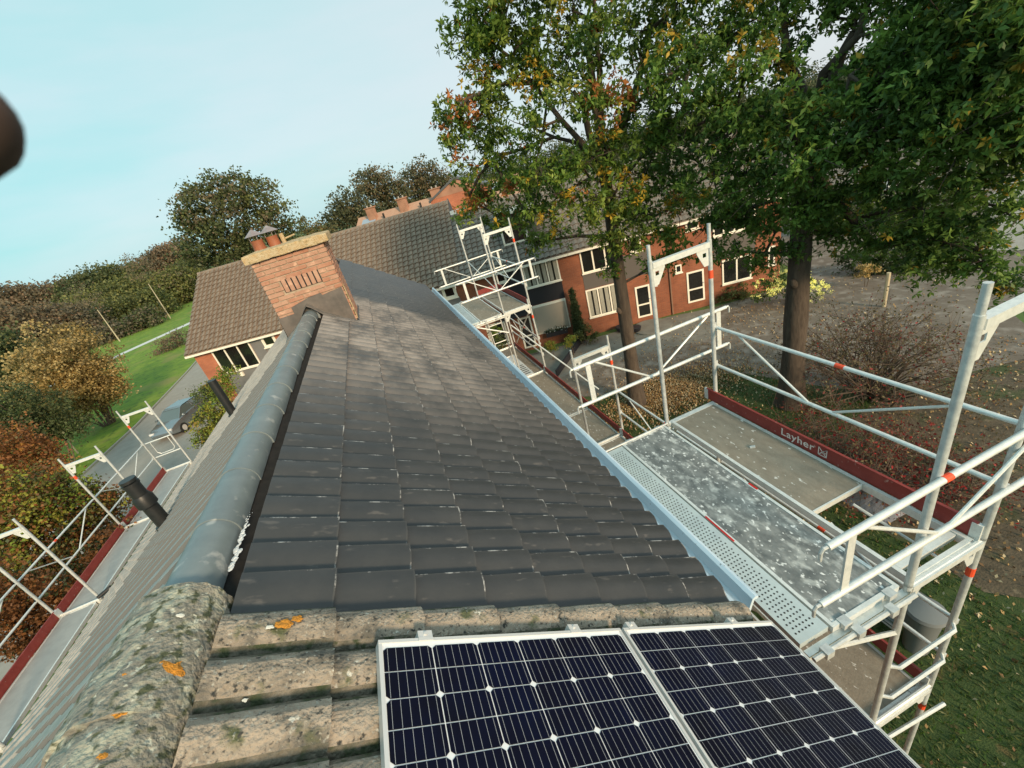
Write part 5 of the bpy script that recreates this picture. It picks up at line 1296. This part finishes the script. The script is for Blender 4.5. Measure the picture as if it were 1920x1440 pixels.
# --- plants in front of the row
def gpt(x, y): q = on_z(x, y); return q
cy = thing('cypress', 'slim dark cypress against the brick pier beside the beige awning', 'tree', F3(10.3, -.3, WB))
P, I = clumps([(F3(10.35, -.3, WB + .3 + j * .28), (.27 * (1 - j / 11) + .05, .27 * (1 - j / 11) + .05, .25), 1.6) for j in range(10)], .06, 2500, leaves=40, spread=.06, weights=(.6, .3, .1))
leaf_object('crown', P, np.full(len(P), .07), [GD[0]] * 3, I, cy, up=-.5); mb = MB(); mb.tube(F3(10.35, -.3, WB - .1), F3(10.35, -.3, 2), .04, 6); mb.build('trunk', m_twig, cy)
bush('shrub', 'green garden shrub right of the cypress', 'shrub', 21, [(1095, 618, 15), (1110, 630, 13), (1085, 632, 10)], GO + [GD[0]], leaf=.09, per=90, spread=.1)
bush('shrub', 'grassy tuft nearest the far scaffold in the grey front garden', 'shrub', 20, [(1030, 648, 9), (1035, 655, 8)], GY, leaf=.10, per=60, spread=.1)
bush('shrub', 'tuft of grass right of the other one in the grey front garden', 'shrub', 20, [(1068, 642, 9), (1072, 636, 8)], GY, leaf=.10, per=60, spread=.1)
bush('shrub', 'dark green shrub under the far scaffold, left of the white door', 'shrub', 20, [(935, 640, 16), (925, 620, 14), (940, 660, 12), (915, 650, 12)], [GD[1], GY[1]], leaf=.1, per=80, spread=.11)
bush('hedge', 'low green hedge at the end house between the door and the hydrangea', 'hedge', 24.5, [(1270, 578, 18), (1290, 592, 16), (1262, 595, 12), (1350, 560, 22), (1380, 550, 24), (1400, 565, 20), (1340, 580, 16), (1310, 590, 14)], GO + [GD[0]], leaf=.11, per=60, spread=.13)
hy = thing('hydrangea', 'hydrangea bush with pale yellow green flower heads behind the right oak trunk', 'shrub', gpt(1480, 560))
bl = [(at(x, y, 23), np.array([.75, .75, .6]), 1) for x, y in ((1430, 540), (1460, 530), (1500, 545), (1520, 548), (1480, 520))]
P, I = clumps(bl, .1, 60, leaves=24, spread=.14, weights=(1,)); leaf_object('crown', P, np.full(len(P), .12), [GH[0]], I, hy)
P = []
for _ in range(120):
    b = bl[random.randrange(5)][0]; d = rng.normal(size=3); d /= np.linalg.norm(d); d[1] = -abs(d[1]); d[2] = abs(d[2]) * .9 - .2
    c = b + d * .78; P.append(c + rng.normal(size=(26, 3)) * .045)
P = np.vstack(P); leaf_object('bloom', P, np.full(len(P), .06), [GH[1]], np.zeros(len(P)), hy)
bush('hedge', 'long dark hedge under the right oak\'s lower branches', 'hedge', 27, [(1580, 525, 16), (1610, 520, 20), (1640, 520, 20), (1680, 515, 22), (1720, 520, 22), (1760, 525, 22), (1800, 530, 22), (1600, 490, 20), (1650, 485, 24), (1700, 480, 24)], GD, leaf=.14, per=45, spread=.17)
bush('dark_tree', 'dark evergreen mass far behind the right oak', 'tree', 36, [(1560, 430, 36), (1620, 430, 40), (1690, 420, 44), (1750, 400, 44), (1600, 380, 36), (1800, 440, 30), (1520, 400, 30)], [GD[0], GO[1], GD[1]], leaf=.22, per=14, spread=.28)
bush('shrub', 'small orange brown shrub by the dark hedge', 'shrub', 25, [(1620, 508, 12), (1635, 503, 10)], GC, leaf=.1, per=60, spread=.1)
# red-leaved almost bare shrub outside the guardrail
def barebush(name, label, base, spreadr, h, n, seed, leafn, mats, wts):
    rs = np.random.default_rng(seed); t = thing(name, label, 'shrub', (base[0], base[1], -G)); mb = MB(); tips = []
    for i in range(n):
        a = rs.uniform(0, 2 * math.pi); rr_ = spreadr * math.sqrt(rs.random()); e_ = np.array([base[0] + rr_ * math.cos(a), base[1] + rr_ * math.sin(a), -G + h * rs.uniform(.5, 1.0) * (1 - .35 * (rr_ / spreadr) ** 2)])
        b0 = np.array([base[0] + rs.normal(0, .2), base[1] + rs.normal(0, .2), -G]); m1 = b0 * .55 + e_ * .45 + Z_ * .25 + rs.normal(0, .15, 3)
        mb.path([b0, m1, e_], [.03, .018, .006], 5)
        for _ in range(5):
            f = rs.uniform(.3, 1); s_ = m1 * (1 - f) + e_ * f; q = s_ + rs.normal(0, .42, 3) + Z_ * .1; m2 = (s_ + q) / 2 + rs.normal(0, .07, 3); mb.path([s_, m2, q], [.010, .007, .003], 4); tips += [q, m2]
            for _ in range(2):
                q2 = q + rs.normal(0, .22, 3); mb.path([m2, q2], [.005, .002], 3); tips.append(q2)
    mb.build('twigs', m_twig, t, kind='stuff')
    tips = np.array(tips); c = tips[rs.integers(0, len(tips), leafn)] + rs.normal(0, .06, (leafn, 3))
    leaf_object('leaves', c, np.full(leafn, .075), mats, rs.choice(len(mats), leafn, p=wts), t); return t
q = on_z(1640, 690, -7.0); barebush('red_leaved_shrub', 'large nearly bare shrub with sparse olive leaves beyond the guardrail', (q[0], q[1]), 2.6, 2.6, 80, 3, 5200, [GX[2], GX[1], GX[0]], (.80, .15, .05))
q = on_z(1560, 850, -7.2); barebush('red_leaved_shrub', 'shrub with scattered bright red leaves behind the red toe board', (q[0], q[1]), 1.8, 1.9, 60, 4, 3600, GX, (.20, .42, .38))
q = on_z(1740, 900, -7.6); barebush('red_leaved_shrub', 'low tangle of dull red twigs near the scaffold corner', (q[0], q[1]), 1.3, 1.0, 44, 5, 2800, GX, (.25, .45, .3))

# leaf litter: no one could count it
def litter(name, pts, n, size, seed):
    rs = np.random.default_rng(seed); x0_, x1_, y0_, y1_ = pts
    c = np.stack([rs.uniform(x0_, x1_, n), rs.uniform(y0_, y1_, n), np.full(n, -G + .03)], 1)
    return c
c1 = litter('', (4.2, 20, -4, 15), 5200, .06, 1)
c2 = np.stack([rng.normal(9.6, 1.5, 9000), rng.normal(10.9, .75, 9000), np.full(9000, -G + .04)], 1)
c3 = litter('', (8.5, 20, -1.5, 6.0), 2400, .06, 2)
c4 = litter('', (8, 24, 8, 17), 1300, .06, 3)
P = np.vstack([c1, c2, c3, c4]); 
o = leaf_object('leaf_litter', P, np.full(len(P), .085), m_litter, rng.choice(3, len(P), p=(.4, .38, .22)), up=2.5, kind='stuff')
# grass blades near the scaffold foot and island
n_ = 52000; gx = rng.uniform(4.2, 15, n_); gy = rng.uniform(-4, 12.4, n_); P = np.stack([gx, gy, np.full(n_, -G + .02)], 1)
keep = ~((gx > 9.2) & (gy > -1) & (gy < 6)) & (gy < 14.8 - gx * .32) & ~((gx > 13) & (gy > 6.5))
leaf_object('grass', P[keep], np.full(keep.sum(), .12), [leafmat('grass blade', (0.04, 0.075, 0.014)), leafmat('grass blade dry', (0.075, 0.085, 0.025))], rng.integers(0, 2, keep.sum()), up=-1.5, aspect=.18, kind='stuff')

# ================================================================== VEHICLES AND SMALL THINGS
def car(loc, yaw, label, paint, name='parked_car'):
    t = thing(name, label, 'car', loc); cz, sz = math.cos(yaw), math.sin(yaw); ex = np.array([cz, sz, 0]); ey = np.array([-sz, cz, 0]); O = np.array(loc, float)
    W_ = .86
    sec = [(-2.1, .55, .62, .70), (-2.0, .30, .86, .80), (-1.3, .22, .92, .86), (-.6, .22, .95, .86), (.3, .22, .95, .86), (1.1, .22, .92, .86), (1.8, .25, .82, .82), (2.1, .35, .66, .70), (2.16, .42, .55, .6)]
    mb = MB(); vs = []
    for x, a, b, w_ in sec:
        for yy_, zz in ((-w_, a), (-w_ * 1.03, (a + b) / 2), (-w_ * .96, b - .04), (-w_ * .85, b), (w_ * .85, b), (w_ * .96, b - .04), (w_ * 1.03, (a + b) / 2), (w_, a)): vs.append(O + ex * x + ey * yy_ + Z_ * zz)
    fs = [(8 * i + j, 8 * i + (j + 1) % 8, 8 * i + 8 + (j + 1) % 8, 8 * i + 8 + j) for i in range(len(sec) - 1) for j in range(8)] + [tuple(range(8)), tuple(range(8 * len(sec) - 1, 8 * len(sec) - 9, -1))]
    mb.add(vs, fs); b_ = mb.build('body', paint, t); smooth_by_angle(b_, 35)
    def cabin(secs, name_, m, par):
        mb = MB(); vs = []
        for x, z, w_ in secs:
            for s_ in (-1, 1): vs.append(O + ex * x + ey * (s_ * w_) + Z_ * z)
        k = len(secs); mb.add(vs, [(2 * i, 2 * i + 1, 2 * i + 3, 2 * i + 2) for i in range(k - 1)] + [tuple(2 * i for i in range(k))[::-1], tuple(2 * i + 1 for i in range(k))]); return mb.build(name_, m, par)
    cabin([(-1.75, .88, .76), (-1.25, 1.33, .60), (.35, 1.38, .60), (1.15, .90, .76)], 'window_glass', m_carglass, b_)
    mb = MB(); vs = []
    for x, z, w_ in ((-1.30, 1.30, .62), (-1.1, 1.37, .60), (.15, 1.42, .60), (.42, 1.36, .62)):
        for s_ in (-1, 1): vs.append(O + ex * x + ey * (s_ * w_) + Z_ * z)
    mb.add(vs, [(2 * i, 2 * i + 1, 2 * i + 3, 2 * i + 2) for i in range(3)])
    for s_ in (-1, 1):
        mb.tube(O + ex * 1.12 + ey * s_ * .75 + Z_ * .9, O + ex * .38 + ey * s_ * .61 + Z_ * 1.37, .03, 5); mb.tube(O + ex * -.4 + ey * s_ * .765 + Z_ * .9, O + ex * -.45 + ey * s_ * .62 + Z_ * 1.39, .03, 5); mb.tube(O + ex * -1.7 + ey * s_ * .75 + Z_ * .9, O + ex * -1.25 + ey * s_ * .61 + Z_ * 1.35, .04, 5)
    mb.build('roof', paint, b_)
    for x in (-1.3, 1.35):
        for s_ in (-1, 1):
            c = O + ex * x + ey * (s_ * .80) + Z_ * .31; mb = MB(); mb.tube(c - ey * .1, c + ey * .1, .31, 18); wh = mb.build('wheel', m_tyre, t); mb = MB(); mb.tube(c + ey * (s_ * .1), c + ey * (s_ * .112), .19, 12); mb.build('rim', m_alu, wh)
    for s_ in (-1, 1):
        mb = MB(); mb.box(O, ex, ey, Z_, (2.04, 2.12), (s_ * .58 - .14, s_ * .58 + .14), (.60, .72)); mb.build('headlight', m_lamp, t)
        mb = MB(); mb.box(O, ex, ey, Z_, (.75, .9), (s_ * .93 - .08, s_ * .93 + .08), (.95, 1.05)); mb.build('mirror', paint, t)
    return t
qc = on_z(340, 778, -G + .7); car((qc[0], qc[1], -G + .005), R(255), 'dark silver car parked on the left road beside the yellow green shrub', m_car)
qc = on_z(1660, 335, -G + .8); car((qc[0], qc[1], -G + .02), R(20), 'white car glimpsed far off through the right oak\'s leaves', m_carw)
# leaning wooden post with a cross wire
q = on_z(1657, 575); mb = MB(); mb.tube(q, q + Z_ * 1.5, .075, 8); mb.build('wooden_post', m_stake, None, label='pale wooden post standing at the edge of the paved court', cat='post', org=q)
# planters at house D
for (u, v, lb) in ((12.55, -.35, 'round dark garden planter left of the front step'), (13.2, -.9, 'small square black planter near the left oak trunk')):
    c = F3(u, v, WB); mb = MB(); mb.path([c, c + Z_ * .12, c + Z_ * .32, c + Z_ * .34], [.12, .24, .30, .26], 14); mb.build('planter', m_dgrey, None, label=lb, cat='planter', org=c)
mb = MB(); c = F3(14.1, -.8, WB - .02); mb.tube(c, c + Z_ * .10, 1.0, 28); mb.build('door_step', m_patio, None, label='round stone doorstep before the dark front door', cat='step', org=c)
for a, b, lb in ((F3(8.6, -3.8, WB), F3(10.4, -.4, WB), 'low dark garden edging rail running from the cypress to the road'),):
    mb = MB(); d = b - a; Ln = np.linalg.norm(d); d /= Ln; mb.box(a, d, np.cross(Z_, d), Z_, (0, Ln), (0, .08), (0, .35)); mb.build('garden_edging', m_dgrey, None, label=lb, cat='edging', org=a)
# bin / tarpaulin heap and grey barrel by the scaffold
q = on_z(1738, 1140, -6.95)
bn = thing('water_butt', 'grey rounded plastic tub standing on the grass beside the near scaffold corner', 'tub', (q[0], q[1], -G))
mb = MB(); mb.path([(q[0], q[1], -G), (q[0], q[1], -G + .9), (q[0], q[1], -G + 1.0)], [.18, .24, .27], 20); m_tub = mat('grey tub plastic', (0.17, 0.18, 0.18), rough=0.5); o = mb.build('tub', m_tub, bn); smooth_by_angle(o)
mb = MB(); mb.path([(q[0], q[1], -G + 1.002), (q[0], q[1], -G + 1.06), (q[0], q[1], -G + 1.12)], [.29, .27, .12], 20); o = mb.build('lid', m_tub, bn); smooth_by_angle(o)
q = on_z(1660, 900, -7.7)
rs = np.random.default_rng(12); k = 14; vs = []; fs = []
for i in range(k):
    for j in range(k):
        a, b = i / (k - 1) * 2 - 1, j / (k - 1) * 2 - 1; hgt = max(0, .40 * (1 - a * a) * (1 - b * b)) + rs.normal(0, .04) * (1 - a * a) * (1 - b * b)
        vs.append((q[0] + a * 1.0, q[1] + b * .7, -G + .02 + max(0, hgt)))
fs = [(i * k + j, (i + 1) * k + j, (i + 1) * k + j + 1, i * k + j + 1) for i in range(k - 1) for j in range(k - 1)]
mb = MB(); mb.add(vs, fs); mb.build('tarpaulin', mat('grey plastic sheet', (0.20, 0.20, 0.22), rough=.35, bump=.6, scale=6), None, label='crumpled grey plastic sheet on the brown soil behind the red toe board', cat='tarpaulin', org=(q[0], q[1], -G))
# corrugated sheets and timber seen through the hatch
q = on_z(1640, 985, -6.0)
mb = MB(); n = 26
for i in range(n):
    x = q[0] - .5 + i * .04; z = -G + .5 + (.02 if i % 2 else 0)
    mb.abox((x, x + .038), (q[1] - .8, q[1] + .9), (z, z + .01))
mb.build('corrugated_sheet', mat('dark corrugated sheet', (0.10, 0.115, 0.115), rough=.5), None, label='dark corrugated sheets stacked on the ground seen through the open deck hatch', cat='sheet', org=(q[0], q[1], -G))

# dark fingertip reaching into the picture at the left edge
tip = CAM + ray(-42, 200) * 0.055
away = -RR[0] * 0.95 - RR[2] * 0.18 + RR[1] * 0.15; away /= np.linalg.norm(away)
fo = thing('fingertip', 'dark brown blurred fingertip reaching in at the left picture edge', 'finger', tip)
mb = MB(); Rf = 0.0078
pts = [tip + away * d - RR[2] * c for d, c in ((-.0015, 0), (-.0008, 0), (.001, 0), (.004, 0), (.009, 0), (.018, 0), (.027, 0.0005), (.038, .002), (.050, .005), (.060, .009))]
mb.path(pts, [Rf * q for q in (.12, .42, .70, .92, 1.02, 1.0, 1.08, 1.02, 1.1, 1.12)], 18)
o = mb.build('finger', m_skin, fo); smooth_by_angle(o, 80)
